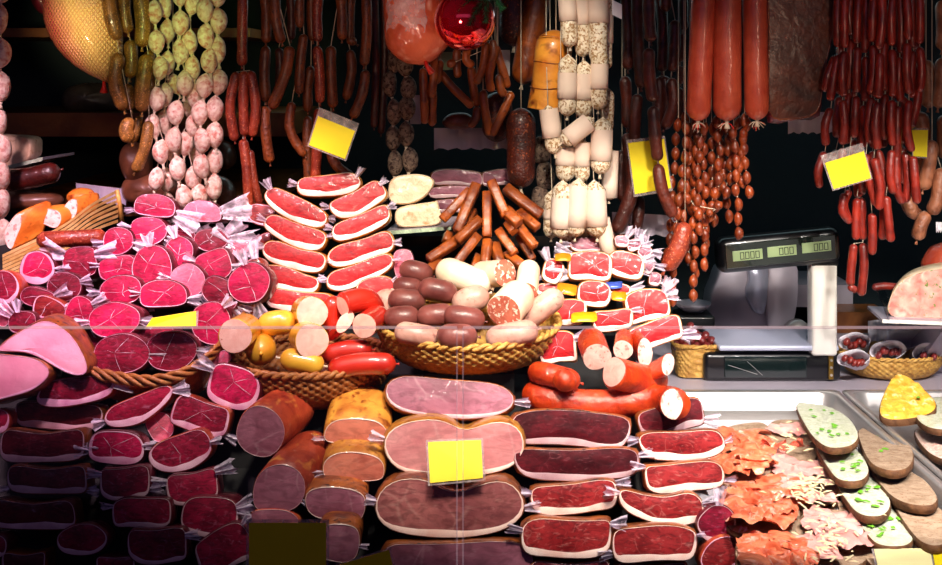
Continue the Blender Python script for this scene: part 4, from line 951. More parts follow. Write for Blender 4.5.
# dark sausages beside the white bunch
GD = 'dark smoked sausages behind the yellow card'
for d, ls, Y, r, m in (
 ('dark sausage string nearest the white salami bunch', [[(625, -10), (628, 70)], [(625, 76), (627, 128)], [(627, 133), (630, 190), (623, 208)]], 3.24, 5.2, 'darksaus'),
 ('dark sausage string with a red-brown curved end by the speck heap', [[(637, -10), (641, 88)], [(638, 94), (635, 150)], [(634, 155), (631, 195), (615, 233), 1.2]], 3.2, 5.4, 'darksaus'),
 ('dark sausage string crossing in front of the square yellow card', [[(649, -10), (651, 42)], [(649, 48), (653, 102)], [(653, 106), (655, 135), (658, 161)], [(658, 164), (662, 190), (674, 217)]], 3.1, 5.6, 'darksaus'),
 ('very dark sausage string behind the card-crossing one', [[(660, -10), (662, 72)], [(659, 77), (656, 128)], [(664, 76), (668, 100), (664, 128)]], 3.26, 5, 'darksaus'),
 ('dark sausage string ending in a loose loop by the smooth red sausages', [[(669, -12), (666, 12)], [(675, 20), (672, 72)], [(671, 78), (674, 104), (664, 129)]], 3.22, 5.2, 'darksaus'),
 ('dim small-link dark string touching the first smooth red sausage', [[(683, -10), (684, 30)], [(682, 34), (680, 62)], [(680, 66), (681, 84)], [(680, 88), (679, 118)]], 3.25, 4, 'darksaus'),
 ('thick rosy salami hanging bent over the orange mini sausages', [[(685, 222), (679, 246), (665, 270)]], 3.1, 8.2, 'redbrown'),
 ('dark curved sausage loop low beside the square yellow card', [[(622, 150), (620, 190), (628, 205), (634, 190)], [(640, 195), (637, 225), (632, 224)]], 3.27, 5.2, 'darksaus')):
    hang('sausage_string', d, ls, Y, r*1.12, m, GD)
# three smooth red sausages
for i, (d, t, b, r) in enumerate((('smooth long red sausage with tasselled end, beside the dark strings', (705, -40), (698, 121), 12.2), ('smooth long red sausage with tasselled end, middle of the three', (727, -40), (727, 121), 14.2), ('smooth long red sausage with tasselled end, beside the bacon side', (754, -40), (757, 120), 12.2))):
    Y = 3.08; a, e = W(*t, Y), W(*b, Y); o = sausage('smooth_sausage', [a, (a+e)/2, e], r*Y/F, 'bigred', None, None, seg=20, n=14, wob=.01); tag(o, d, 'sausage', 'three smooth long red sausages')
    q = e-a; rr_ = random.Random(i)
    k = nub('tied_end', e, q, r*.25*Y/F, 'string', o, o.location)
    for j in range(9):
        an = rr_.uniform(-1.2, 1.2); p = q+Vector((0, 0, -.004)); tip = p+Vector((math.sin(an)*.026, rr_.uniform(-.012, .012), -math.cos(an)*rr_.uniform(.012, .03)))
        v, f, u = tube_mesh([p, (p+tip)/2+Vector((rr_.uniform(-.004, .004), 0, .003)), tip], [.0014, .0013, .001], 5); mk('tassel_thread', v, f, 'string' if j % 3 else 'redtie', o)
# mini sausage chains
GM = 'orange mini sausage chains below the smooth red sausages'
for i, (d, p) in enumerate((
 ('long mini sausage chain ending above the weighing scale pan, inner one', [(686, 118), (684, 160), (680, 200), (674, 240), (672, 310)]),
 ('longest mini sausage chain hanging straight past the rosy salami', [(696, 118), (696, 160), (693, 210), (694, 260), (693, 308)]),
 ('mini sausage chain under the first tassel, ending at a twisted tip', [(704, 124), (704, 180), (703, 230), (706, 268)]),
 ('mini sausage chain beside the first tassel, slanting inward', [(712, 118), (713, 170), (710, 215), (703, 250)]),
 ('mini sausage chain swinging outward to the pair of dangling tips', [(720, 124), (722, 170), (726, 200), (730, 226)]),
 ('mini sausage chain hanging in line with the scale display corner', [(734, 124), (736, 165), (737, 200), (738, 244)]),
 ('short outer mini sausage chain under the last smooth sausage', [(745, 112), (744, 150), (748, 194)]),
 ('mini sausage chain tucked behind the rosy salami', [(690, 124), (688, 180), (684, 225), (690, 262), (700, 282)]),
 ('innermost mini sausage chain against the dark sausages', [(678, 116), (675, 160), (671, 210), (668, 262)]),
 ('mini sausage chain crossing under the middle tassel', [(728, 124), (724, 165), (718, 195), (712, 232)]),
 ('mini sausage chain in the thick of the bunch, dark side', [(708, 118), (699, 150), (698, 190), (700, 230)]),
 ('mini sausage chain behind the thick of the bunch, scale side', [(716, 118), (720, 150), (716, 190), (708, 216)]),
 ('mini sausage chain between the second and third tassels', [(740, 118), (728, 150), (730, 178), (722, 206)]),
 ('hidden mini sausage chain at the back of the bunch, dark side', [(684, 116), (690, 150), (680, 190), (682, 232)]),
 ('hidden mini sausage chain at the back under the first tassel', [(702, 118), (694, 160), (690, 196), (694, 240)]),
 ('mini sausage chain crossing in a slack curve low in the bunch', [(686, 196), (700, 214), (716, 212), (726, 196)]),
 ('outer mini sausage chain falling beside the last tassel', [(750, 116), (742, 146), (738, 176)]),
 ('short slanting mini sausage chain under the middle tassel', [(722, 118), (731, 150), (742, 182)]))):
    strand('mini_sausage_chain', d, 'sausage', GM, along(p, 14.4, 14.2), 3.13+.02*(i % 5), 4.3, 'mini', tie=False, ends='s')

# bacon side
o = slab('smoked_bacon', 'large dark bacon side with amber edge, hanging beside the smooth red sausages', 'bacon', None, [(769, -30), (800, -34), (846, -30), (840, 10), (830, 50), (823, 85), (820, 117), (795, 119), (769, 122), (768, 80), (768, 30)], 'maroonthin', 3.16, .04, k=0, drop=0)
for ch in o.children:
    ch.data.materials[0] = M['bacon'] if 'bacon' in M else M.setdefault('bacon', meat('dark_bacon', '#381608', '#6e3010', 10, coat=.3, crough=.25, bump=.6, vary=0))
    if ch.name.startswith('fat'): ch.name = 'rind_edge'; ch.data.materials[0] = M['rind']
v, f, u = tube_mesh([Vector((0, .02, W(0, -25, 3.16).z-o.location.z)), Vector((0, .02, 1.98-o.location.z))], [.002]*2, 6); mk('string', v, f, 'string', o)

# thin red sausages
GT = 'thin red sausage strings'
r = random.Random(11)
def thin(desc, x0, x1, cuts, Y, rr=3.7, extra=()):
    rr *= 1.16
    ls = []
    for a, b in zip(cuts, cuts[1:]):
        f0 = (a+10)/200; f1 = (b+10)/200; xa = x0+(x1-x0)*f0; xb = x0+(x1-x0)*f1; bow = r.uniform(-2.6, 2.6)
        ls.append([(xa+r.uniform(-1, 1), a+1), ((xa+xb)/2+bow, (a+b)/2), (xb+r.uniform(-1, 1), b-2)])
    hang('thin_sausage_string', desc, ls+list(extra), Y, rr, 'thinred', GT, tie=False)
thin('thin red string along the bacon side, bent double at its second link', 838, 833, (-10, 49), 3.12, 3.6, ([(836, 56), (828, 74), (825, 92)], [(838, 55), (833, 80), (830, 101)], [(831, 108), (825, 125), (826, 146)], [(825, 152), (818, 170), (820, 188)]))
thin('glossy thin red string, second from the bacon side', 845, 842, (-10, 50, 99, 147, 190), 3.1)
thin('thin red string behind the first yellow card corner', 852, 846, (-12, 38, 92, 143), 3.16, 3.6, ([(850, 190), (844, 205), (850, 222), .9], [(836, 150), (833, 175), (838, 190)]))
thin('thin red string ending in the low hook beside the scale', 860, 852, (-10, 46, 95, 140), 3.13, 3.6, ([(845, 193), (842, 210), (851, 223)],))
thin('thin red string with the lowest dangling pair of sausages', 866, 862, (-12, 55, 104, 150, 197), 3.15, 3.7, ([(857, 198), (856, 240)], [(862, 198), (863, 240)], [(854, 244), (850, 286)], [(863, 243), (864, 266), (861, 296)], [(848, 286), (858, 291), .9]))
thin('thin red string in the middle of the bunch with twin ends', 874, 868, (-10, 44, 96, 146), 3.11, 3.7, ([(866, 154), (869, 180), (877, 206)], [(872, 213), (872, 255)]))
thin('thin red string in front of the twin-ended one', 881, 876, (-12, 52, 101, 152), 3.08, 3.8, ([(874, 158), (880, 185), (879, 210)],))
thin('thin red string crossing the corner of the tilted yellow card', 886, 884, (-10, 40, 93, 142), 3.13, 3.7, ([(878, 150), (884, 178), (882, 196)], [(884, 198), (882, 240)]))
thin('thin red string with a curled loop end in the outer half', 893, 892, (-12, 48, 99, 148), 3.1, 3.7, ([(892, 150), (890, 175), (894, 194)], [(886, 196), (889, 225), (891, 242)]))
thin('thin red string, u-shaped last link in the outer half', 900, 900, (-10, 56, 104), 3.12, 3.8, ([(898, 106), (897, 140), (897, 160)], [(896, 152), (897, 190), (904, 203)], [(905, 152), (908, 180), (905, 203)]))
thin('thin red string before the dim yellow card', 907, 910, (-12, 42, 96), 3.09, 3.8, ([(909, 100), (907, 130), (912, 152)], [(913, 156), (915, 180), (917, 204)]))
thin('dark thin red string near the pale bent sausages', 913, 914, (-10, 50, 100), 3.16, 3.6, ([(920, 80), (917, 104), (911, 128)],))
thin('outermost thin red string at the top corner', 920, 919, (-12, 46, 94), 3.14, 3.7)
thin('thin red string deep inside the bunch, mostly hidden', 870, 858, (-10, 52, 98, 150, 200), 3.2, 3.6)
thin('thin red string deep inside the outer half of the bunch', 896, 893, (-10, 50, 100, 150, 190), 3.2, 3.6)
for i, (x0, x1, cuts, nm) in enumerate(((841, 836, (-12, 45, 96, 140), 'bacon side edge'), (850, 846, (-10, 50, 100, 146), 'glossy second string'), (858, 852, (-12, 40, 90, 138, 184), 'string with the low hook'), (877, 871, (-10, 46, 98, 150, 194), 'twin-ended string'), (886, 882, (-12, 50, 102, 150), 'card-crossing string'), (903, 902, (-10, 44, 95, 146, 186), 'u-shaped link'), (916, 916, (-12, 52, 98), 'pale bent sausages'))):
    thin('back-row thin red string in shadow behind the '+nm, x0, x1, cuts, 3.2+.015*(i % 3), 3.6)
# pale brown bent sausages at the far corner
GW = 'pale brown bent sausages at the corner'
for d, ls, Y, r_, m in (
 ('pale brown bent sausage ring with a thick tail hanging low', [[(932, 140), (929, 165), (923, 190)], [(941, 168), (937, 200), (930, 214)], [(927, 212), (921, 225), (917, 240)]], 3.2, 7, 'olive'),
 ('pale brown sausage string behind the dim yellow card', [[(926, 60), (928, 108)], [(920, 112), (924, 140), (918, 182)], [(905, 196), (913, 212), (921, 212)]], 3.25, 7, 'olive'),
 ('brown sausage string cut by the picture edge', [[(942, 0), (942, 50)], [(942, 58), (938, 108)], [(944, 115), (946, 160)]], 3.22, 7.5, 'brown')):
    hang('sausage_string', d, ls, Y, r_, 'pbrown' if 'pbrown' in M else M.setdefault('pbrown', meat('pale_brown_sausage', '#6e3c26', '#a86a4a', 24, coat=.2, crough=.3, bump=.8, bscale=110, vary=.15)) and 'pbrown', GW)

# ---------------------------------------------------------------- price cards and papers
def card(desc, q, Y, band=None, m='yellow', name='hanging_price_card', tilt=(0, 0, 0, 0), sleeve=True):
    """q: four pixel corners clockwise from top-left; band: clear strip above it as a fraction of the card height"""
    P = [W(x, y, Y+t) for (x, y), t in zip(q, tilt)]; c = sum(P, Vector())/4; P = [p-c for p in P]
    n = (P[1]-P[0]).cross(P[3]-P[0]).normalized(); n = n if n.y > 0 else -n
    def quad(nm, A, d, th, m, parent=None):
        V = [p+n*d for p in A]+[p+n*(d+th) for p in A]; Fc = [(0, 1, 2, 3), (7, 6, 5, 4)]+[(i, i+4, (i+1) % 4+4, (i+1) % 4) for i in range(4)]
        return mk(nm, V, Fc, m, parent, None if parent else c, smooth=False)
    o = quad(name, P, 0, .0008, m); tag(o, desc, 'price card', None)
    if sleeve:
        u = (P[0]-P[3]); b = band or .06; w_ = (P[1]-P[0])*.04
        S = [P[0]+u*b-w_, P[1]+u*b+w_, P[2]-u*.06+w_, P[3]-u*.06-w_]
        quad('clear_sleeve', S, .0022, .0008, 'tagclear', o)
    return o
card('tilted yellow price card clipped among the brown sausages', [(318, 116), (355, 131), (345, 159), (309, 145)], 3.05, .28)
card('square bright yellow price card behind the dark sausage string', [(628, 143), (664, 139), (671, 188), (635, 194)], 3.16)
card('wide yellow price card on the thin red sausages', [(825, 163), (864, 151), (871, 178), (834, 189)], 3.02, .3)
card('dim yellow price card behind the thin red sausages', [(912, 130), (928, 130), (927, 157), (913, 156)], 3.18)
card('yellow price card lying flat on the pink heap', [(152, 318), (196, 311), (196, 326), (146, 327)], 2.62, .12, tilt=(.03, .03, 0, 0))
card('yellow price card in front of the pale two-lobed ham', [(428, 442), (481, 440), (483, 478), (430, 483)], 2.385, tilt=(.045, .045, 0, 0))
card('large shaded olive-looking price card at the bottom edge', [(249, 523), (326, 523), (326, 575), (249, 575)], 2.2, m='yellow')
card('tilted olive price card at the bottom edge beside the larger one', [(336, 566), (389, 550), (394, 572), (340, 590)], 2.25, m='yellow')
M['tagpale'] = plain('pale_yellow_card', '#f4ecaa', .6)
card('pale yellow price card at the bottom edge of the bread tray', [(874, 549), (930, 548), (934, 572), (880, 575)], 2.10, m='tagpale', tilt=(.10, .10, 0, 0))
card('bright yellow price card at the lower corner of the bread tray', [(932, 548), (955, 547), (958, 572), (936, 572)], 2.10, tilt=(.10, .10, 0, 0))
def paper(desc, x0, x1, y0, y1, Y, m='lilacpaper', pleat=0, seed=0, name='hanging_paper_sheet', rot=0):
    nx, ny = 16, 3; V, Fc = [], []; c = W((x0+x1)/2, (y0+y1)/2, Y); r = random.Random(seed)
    for j in range(ny+1):
        for i in range(nx+1):
            x = x0+(x1-x0)*i/nx; y = y0+(y1-y0)*j/ny+rot*(i/nx-.5)+(1.2*math.sin(i*1.9+seed) if j == ny and pleat else 0)
            V.append(W(x, y, Y+pleat*math.sin(i*1.7+seed)*(j/ny))-c)
    for j in range(ny):
        for i in range(nx): Fc.append((j*(nx+1)+i, j*(nx+1)+i+1, (j+1)*(nx+1)+i+1, (j+1)*(nx+1)+i))
    o = mk(name, V, Fc, m, None, c); tag(o, desc, 'paper'); return o
paper('pleated lilac paper strip hung under the thin smoked sausages', 434, 508, 128, 149, 3.42, pleat=.012, seed=2)
paper('lilac paper strip behind the dark sausages and the speck heap', 612, 682, 214, 235, 3.4, pleat=.006, seed=4, rot=4)
paper('dim lilac paper sheet under the bacon side', 788, 834, 112, 133, 3.5, pleat=.004, seed=1)
paper('white paper scrap between the thin smoked sausages and the amber ham', 500, 510, 50, 76, 3.45, 'whitepaper')
paper('pale green paper scrap behind the bagged ham', 440, 457, 52, 70, 3.45, M.setdefault('greenpaper', plain('green_paper', '#9cb890', .8)))
paper('small pinkish paper behind the grey salami strings', 410, 421, 95, 124, 3.4, 'lilacpaper')
paper('bright white paper tag at the top edge beside the white bunch', 612, 622, 2, 17, 3.05, 'whitepaper', rot=5)
paper('little white paper scrap by the aspic loaf at the picture edge', 936, 946, 222, 232, 3.4, 'whitepaper', pleat=.01)
# ---------------------------------------------------------------- wicker baskets
def basket(desc, c, a, b, h, slope=0.0, base=.6, mat='wicker', stakes=44, rows=11, sq=1.0, name='wicker_basket', rimr=.008, amp=.0035):
    """c: rim centre; weave modelled in the wall; slope drops the rim toward the viewer"""
    o = empty(name, c-Vector((0, 0, h)), desc, 'basket'); V, Fc = [], []; nu = stakes*4; nv = rows*3
    def ep(t, q=1.0):
        ct, st = math.cos(t), math.sin(t)
        return math.copysign(abs(ct)**sq, ct)*a*q, math.copysign(abs(st)**sq, st)*b*q
    for j in range(nv+1):
        f = j/nv; s = base+(1-base)*math.sqrt(max(0, 1-f**1.8)) if base < .8 else 1-(1-base)*f
        for i in range(nu):
            t = 2*math.pi*i/nu; row = j*rows/nv; ri = int(row); w_ = abs(math.sin(math.pi*(row)))
            d = amp*(math.cos(stakes*t+math.pi*ri)*w_)
            x, y = ep(t, s); q = 1+d/max(a, b)*1.6
            V.append(Vector((x*q, y*q, h*(1-f)+slope*y*(1-f))))
    for j in range(nv):
        for i in range(nu): Fc.append((j*nu+i, (j+1)*nu+i, (j+1)*nu+(i+1) % nu, j*nu+(i+1) % nu))
    Fc.append(tuple(range(nv*nu, (nv+1)*nu)))
    mk('woven_wall', V, Fc, mat, o)
    for k in range(2):
        P = []; n = 160
        for i in range(n+1):
            t = 2*math.pi*i/n; x, y = ep(t); tw = t*26+k*math.pi
            P.append(Vector((x*(1+rimr*.6*math.cos(tw)/a), y*(1+rimr*.6*math.cos(tw)/b), h+slope*y+rimr*.6*math.sin(tw)+rimr*.3)))
        v, f, u = tube_mesh(P, [rimr*.72]*(n+1), 6, False); mk('rim_braid', v, f, mat, o)
    return o
basket('shallow wicker basket heaped with liver sausages, in the centre of the counter', W(468, 321, 2.82), .216, .20, .10, .10, .5, rows=10)
basket('wicker basket with yellow and red mortadella, in front of the fanned speck', W(310, 356, 2.75), .192, .18, .098, .02, .5, 'wickerdark', rows=12)
mk('basket_riser', *boxv(-.11, .10, 2.72, 2.94, .885, W(468, 321, 2.82).z-.102), 'blackmatte', smooth=False); tag(bpy.data.objects['basket_riser'], 'black block hidden under the liver sausage basket', 'riser')
# basket rim under the pink heap
path = catmull([W(*p) for p in ((70, 366, 2.64), (98, 374, 2.6), (125, 379, 2.585), (152, 381, 2.575), (180, 375, 2.585), (203, 362, 2.62), (221, 345, 2.68), (240, 322, 2.76), (253, 302, 2.85))], 64)
o = empty('wicker_basket', path[20]-Vector((0, 0, .07)), 'brown wicker basket rim curving under the pink heap', 'basket'); og = o.location
for k in range(4):
    P = []
    for i, p in enumerate(path):
        tw = i*.42+k*math.pi/2; P.append(p+Vector((0, .007*math.cos(tw), .010*math.sin(tw)))-og)
    v, f, u = tube_mesh(P, [.0052]*len(P), 7); mk('rim_braid', v, f, 'wickerdark', o)
V = [p+Vector((0, .012*j+.004*(j % 2)*(i % 2), -.014*j))-og for j in range(6) for i, p in enumerate(path)]; n = len(path)
mk('woven_wall', V, [(j*n+i, j*n+i+1, (j+1)*n+i+1, (j+1)*n+i) for j in range(5) for i in range(n-1)], 'wickerdark', o)

# ---------------------------------------------------------------- mortadella and cut sausages
def cutsaus(name, desc, grp, x, y, r, Y, dx, dy, dY, mat, cut, e1='r', bend=(0, 0), cat='sausage', ell=(1, 1), tie=True, face=True):
    a = W(x, y, Y); b = W(x+dx, y+dy, Y+dY); m = W(x+dx*.5+bend[0], y+dy*.5+bend[1], Y+dY*.5); q = r*Y/F
    o = sausage(name, [a, m, b], q, mat, None, None, e0='c', e1=e1, seg=22, n=16, wob=.01, ell=ell); tag(o, desc, cat, grp)
    if face: disc('cut_face', a, a-m, q*.985, cut, o, o.location, ell=ell, up=Vector((0, -1, 0)) if abs((a-m).normalized().y) < .9 else None, seg=24, dome=.04)
    if tie and e1 == 'r': nub('tied_end', b, b-m, q*.16, mat, o, o.location)
    return o
def whole(name, desc, grp, pts, r, Y, mat, cat='sausage', dys=None, e='r', star=False, seg=18, wob=.015):
    dys = dys or [0]*len(pts); P = [W(x, y, Y+d) for (x, y), d in zip(pts, dys)]; q = r*Y/F
    if len(P) == 2: P = [P[0], (P[0]+P[1])/2, P[1]]
    o = sausage(name, P, q, mat, None, None, e0=e, e1=e, seg=seg, n=16, wob=wob); tag(o, desc, cat, grp)
    nub('tied_end', P[-1], P[-1]-P[-2], q*.14, 'string' if star else mat, o, o.location)
    if star: nub('tied_end', P[0], P[0]-P[1], q*.16, 'string', o, o.location)
    return o
GMo = 'yellow mortadella in the basket'; GRo = 'red mortadella in the basket'
cutsaus('mortadella', 'large cut yellow mortadella facing front at the basket end by the pink heap', GMo, 235, 336, 17, 2.60, 14, -9, .13, 'yellowcase', 'bologna')
whole('mortadella', 'whole yellow mortadella with star tie lying at the back of the basket', GMo, [(258, 327), (275, 323), (296, 322)], 12.5, 2.72, 'yellowcase', star=True)
cutsaus('mortadella', 'upper cut yellow mortadella stacked on another in the basket middle', GMo, 312, 313, 16, 2.68, -8, -2, .13, 'yellowcase', 'bologna')
cutsaus('mortadella', 'lower cut yellow mortadella right under the upper cut one', GMo, 312, 341, 17, 2.59, -10, -5, .12, 'yellowcase', 'bologna')
cutsaus('mortadella', 'round yellow mortadella end with star tie beside the large cut face', GMo, 261, 345, 15, 2.74, 0, 8, -.10, 'yellowcase', 'bologna', face=False)
whole('mortadella', 'yellow mortadella lying lengthwise just above the front rim', GMo, [(280, 358), (300, 361), (324, 366)], 11.5, 2.60, 'yellowcase', star=True)
cutsaus('mortadella', 'red mortadella ring with upright cut face at the back of the basket', GRo, 343, 304, 12, 2.72, 34, 10, .08, 'smooth_red', 'bologna', bend=(6, -9))
cutsaus('mortadella', 'red mortadella with lower cut face beside the liver sausage basket', GRo, 364, 326, 12.5, 2.66, 16, -12, .12, 'smooth_red', 'bologna')
cutsaus('mortadella', 'red mortadella with slanted pale cut between the two red cut faces', GRo, 345, 322, 11, 2.69, -12, 12, .05, 'smooth_red', 'bologna', ell=(1.3, .6))
whole('mortadella', 'glossy red mortadella lying in the basket, upper of the two', GRo, [(322, 358), (345, 351), (372, 350)], 10.5, 2.69, 'smooth_red')
whole('mortadella', 'glossy red mortadella lying against the front rim, lower of the two', GRo, [(328, 370), (360, 364), (396, 364)], 11, 2.61, 'smooth_red')
whole('mortadella', 'red mortadella back standing up behind the upper red cut face', GRo, [(334, 296), (331, 318), (336, 336)], 9, 2.76, 'smooth_red')

# ---------------------------------------------------------------- liver sausages
GLi = 'brown liver sausages in the centre basket'; GLp = 'pale sausages in the centre basket'
for d, x, y, w, h, rot, Y, m in (
 ('dark liver sausage topmost of the heap, by the fanned speck', 416, 272, 34, 21, -14, 2.92, 'liver'),
 ('small liver sausage just under the topmost one', 408, 287, 30, 18, -6, 2.88, 'liver'),
 ('smooth brown liver sausage lying on top toward the pale long one', 438, 291, 40, 23, -12, 2.80, 'liver'),
 ('liver sausage in the second layer at the basket end', 407, 301, 38, 23, -4, 2.80, 'liver'),
 ('upright pinkish liver sausage at the outer end of the basket', 389, 303, 20, 34, 75, 2.84, 'liverpale'),
 ('dark liver sausage in the third layer at the basket end', 402, 318, 36, 23, 4, 2.72, 'liver'),
 ('liver sausage in the third layer, second from the basket end', 436, 316, 38, 23, 6, 2.71, 'liver'),
 ('round liver sausage in the third layer beside the big cut face', 464, 318, 42, 23, -10, 2.69, 'liver'),
 ('frontmost liver sausage at the middle of the rim', 457, 337, 41, 25, 0, 2.635, 'liver'),
 ('pale round-ended sausage behind the third layer, touching the big cut face', 471, 300, 38, 26, 20, 2.78, 'liverpale'),
 ('pale grey-pink sausage at the front rim, heap side by the mortadella', 417, 335, 46, 22, -10, 2.655, 'liverpale'),
 ('pale plump sausage at the front rim below the big cut face', 512, 335, 54, 24, 12, 2.66, 'liverpale'),
 ('long pale sausage sloping over the rim end toward the labelled speck', 541, 309, 54, 24, 38, 2.75, 'liverpale')):
    t = math.radians(rot); L = w/2-.8; dx, dy = math.cos(t)*L, -math.sin(t)*L
    whole('liver_sausage', d, GLi if m == 'liver' else GLp, [(x-dx, y-dy), (x, y-.5), (x+dx, y+dy)], h/2, Y, m, seg=18, wob=.01, dys=(.015, 0, .015))
whole('pale_sausage', 'long pale knotted sausage lying across the top of the heap', GLp, [(437, 268), (458, 275), (490, 288)], 14, 2.86, 'whitecase', dys=(.02, 0, 0))
cutsaus('coarse_sausage', 'coarse sausage with large marbled cut face at the front of the basket', 'coarse cut sausages in the centre basket', 504, 312, 18.5, 2.68, 20, -22, .10, 'whitecase', 'brawn', ell=(1, 1))
cutsaus('coarse_sausage', 'coarse sausage with upright cut face under the landjager pile', 'coarse cut sausages in the centre basket', 505, 273, 13.5, 2.84, -30, 2, .10, 'whitecase', 'brawn')
cutsaus('coarse_sausage', 'slim white sausage with small cut face pointing at the long pale one', 'coarse cut sausages in the centre basket', 526, 292, 11.5, 2.76, 4, -28, .10, 'whitecase', 'brawn')

# ---------------------------------------------------------------- smoked stick pile
def stick(desc, p0, p1, Y0, Y1, w=5.2, mat='stick'):
    w *= .86
    a, b = W(*p0, Y0), W(*p1, Y1); t = (b-a).normalized(); q = w*Y0/F; ref = Vector((0, -1, .35)); u = (ref-t*ref.dot(t)).normalized(); v_ = t.cross(u)
    V, Fc = [], []; seg = 16; D = (b-a).length; al = RNG.uniform(-.4, .4); j_ = RNG.random()*6
    st = [(0, .82), (.02, 1), (.3, 1.02), (.6, .98), (.98, 1), (1, .82)]; bend = RNG.uniform(-.02, .02)
    for s, k in st:
        c = (b-a)*s+u*math.sin(s*math.pi)*D*bend
        for i in range(seg):
            an = 2*math.pi*i/seg; m = max(abs(math.cos(an)), abs(math.sin(an))); rr_ = q*k/(m**.94)*(1+.05*math.sin(an*7+j_))
            V.append(c+u*math.cos(an+al)*rr_+v_*math.sin(an+al)*rr_)
    for j in range(len(st)-1):
        for i in range(seg): Fc.append((j*seg+i, j*seg+(i+1) % seg, (j+1)*seg+(i+1) % seg, (j+1)*seg+i))
    Fc += [tuple(reversed(range(seg))), tuple(range((len(st)-1)*seg, len(st)*seg))]
    o = mk('smoked_stick', V, Fc, mat, None, a); tag(o, desc, 'sausage', 'square smoked sausage sticks in the cone pile')
for row in (
 ('upright stick at the very front of the cone pile', (487, 192), (487, 237), 3.06, 3.0),
 ('stick leaning from the top toward the pates, front', (477, 184), (457, 232), 3.08, 3.02, 5.6),
 ('dark-topped stick leaning from the top toward the salami bunch', (491, 181), (506, 216), 3.06, 3.02, 5.6),
 ('short thick stick below the dark-topped one, end facing front', (505, 211), (519, 224), 3.03, 3.0, 6),
 ('stick lying slanted under the front leaning stick', (481, 219), (457, 241), 3.02, 2.99),
 ('low stick pointing outward to the liver sausages', (458, 240), (428, 260), 3.02, 2.98, 5.4),
 ('pale orange stick in front, slanting down to the long pale sausage', (478, 235), (454, 266), 3.0, 2.95),
 ('dull stick behind leaning toward the pates', (470, 190), (442, 220), 3.13, 3.1),
 ('low upright stick just under the front one', (488, 240), (484, 270), 3.0, 2.95, 5),
 ('stick beside the low upright one, salami side', (494, 244), (500, 264), 3.02, 2.97, 5),
 ('shaded stick low in the middle of the pile', (498, 230), (515, 254), 3.06, 3.02),
 ('stick sticking out low toward the labelled speck, upper', (514, 221), (535, 247), 3.05, 3.0, 4.6),
 ('short stick stub below the thick short one', (508, 223), (514, 232), 3.04, 3.01, 5),
 ('stick sticking out low toward the labelled speck, lower', (518, 236), (533, 260), 3.08, 3.04, 4.4),
 ('dark long stick at the back toward the salami bunch', (505, 188), (541, 216), 3.16, 3.12, 5.6),
 ('dark stick under the long back one', (518, 212), (538, 228), 3.14, 3.1, 5),
 ('thin stick filling the gap behind the front leaning one', (474, 210), (466, 228), 3.1, 3.06, 4),
 ('low dull stick nearest the coarse sausage', (506, 254), (522, 266), 3.05, 3.0, 5),
 ('small stick end low in the middle, pale side', (478, 256), (474, 268), 3.02, 2.98, 4.4),
 ('stub of a stick under the slanted pair', (449, 233), (446, 242), 3.06, 3.04, 4.4),
 ('pinkish stick lying lowest by the dark topmost liver sausage', (441, 262), (426, 272), 3.0, 2.96, 5.4)):
    stick(*row)

# ---------------------------------------------------------------- bent orange sausages
GO2 = 'orange red ring sausages above the speck columns'
cutsaus('ring_sausage', 'orange sausage with white cut face standing upright against the speck heap', GO2, 597, 357, 14.5, 2.62, -8, -22, .10, 'orangesaus', 'whitecut')
cutsaus('ring_sausage', 'orange sausage with greyish cut face in the middle of the bent sausages', GO2, 614, 373, 16, 2.58, 48, 6, .10, 'orangesaus', 'bologna', bend=(4, 4))
cutsaus('ring_sausage', 'short pinkish cut sausage piece above the greyish cut face', GO2, 623, 350, 10, 2.66, 2, -14, .10, 'orangesaus', 'whitecut')
cutsaus('ring_sausage', 'orange sausage with slanted white cut under the wide speck piece', GO2, 645, 353, 10, 2.64, -10, -10, .12, 'orangesaus', 'whitecut', ell=(1.5, .75))
cutsaus('ring_sausage', 'orange sausage piece with long pink slice face at the outer end', GO2, 668, 364, 11, 2.62, -28, 14, .04, 'orangesaus', 'whitecut', ell=(1.6, .7))
P = [W(*p) for p in ((675, 404, 2.50), (670, 401, 2.57), (645, 400, 2.61), (590, 405, 2.60), (545, 398, 2.61), (530, 392, 2.66))]
o = sausage('ring_sausage', P, 15*2.56/F, 'orangesaus', None, None, e0='c', seg=22, n=24, wob=.02); tag(o, 'long bent orange sausage lying lowest, cut face at the outer end', 'sausage', GO2)
disc('cut_face', P[0], P[0]-P[1], 14.8*2.5/F, 'whitecut', o, o.location, seg=24, dome=.06); nub('tied_end', P[-1], P[-1]-P[-2], 3*2.6/F, 'orangesaus', o, o.location)
whole('ring_sausage', 'knotted orange sausage end under the liver sausage basket', GO2, [(533, 372), (550, 375), (580, 383)], 11.5, 2.6, 'orangesaus', dys=(.05, 0, 0))
whole('ring_sausage', 'crumpled orange sausage knot in front of the knotted end', GO2, [(556, 372), (566, 382), (572, 390)], 10.5, 2.57, 'orangesaus', wob=.1)

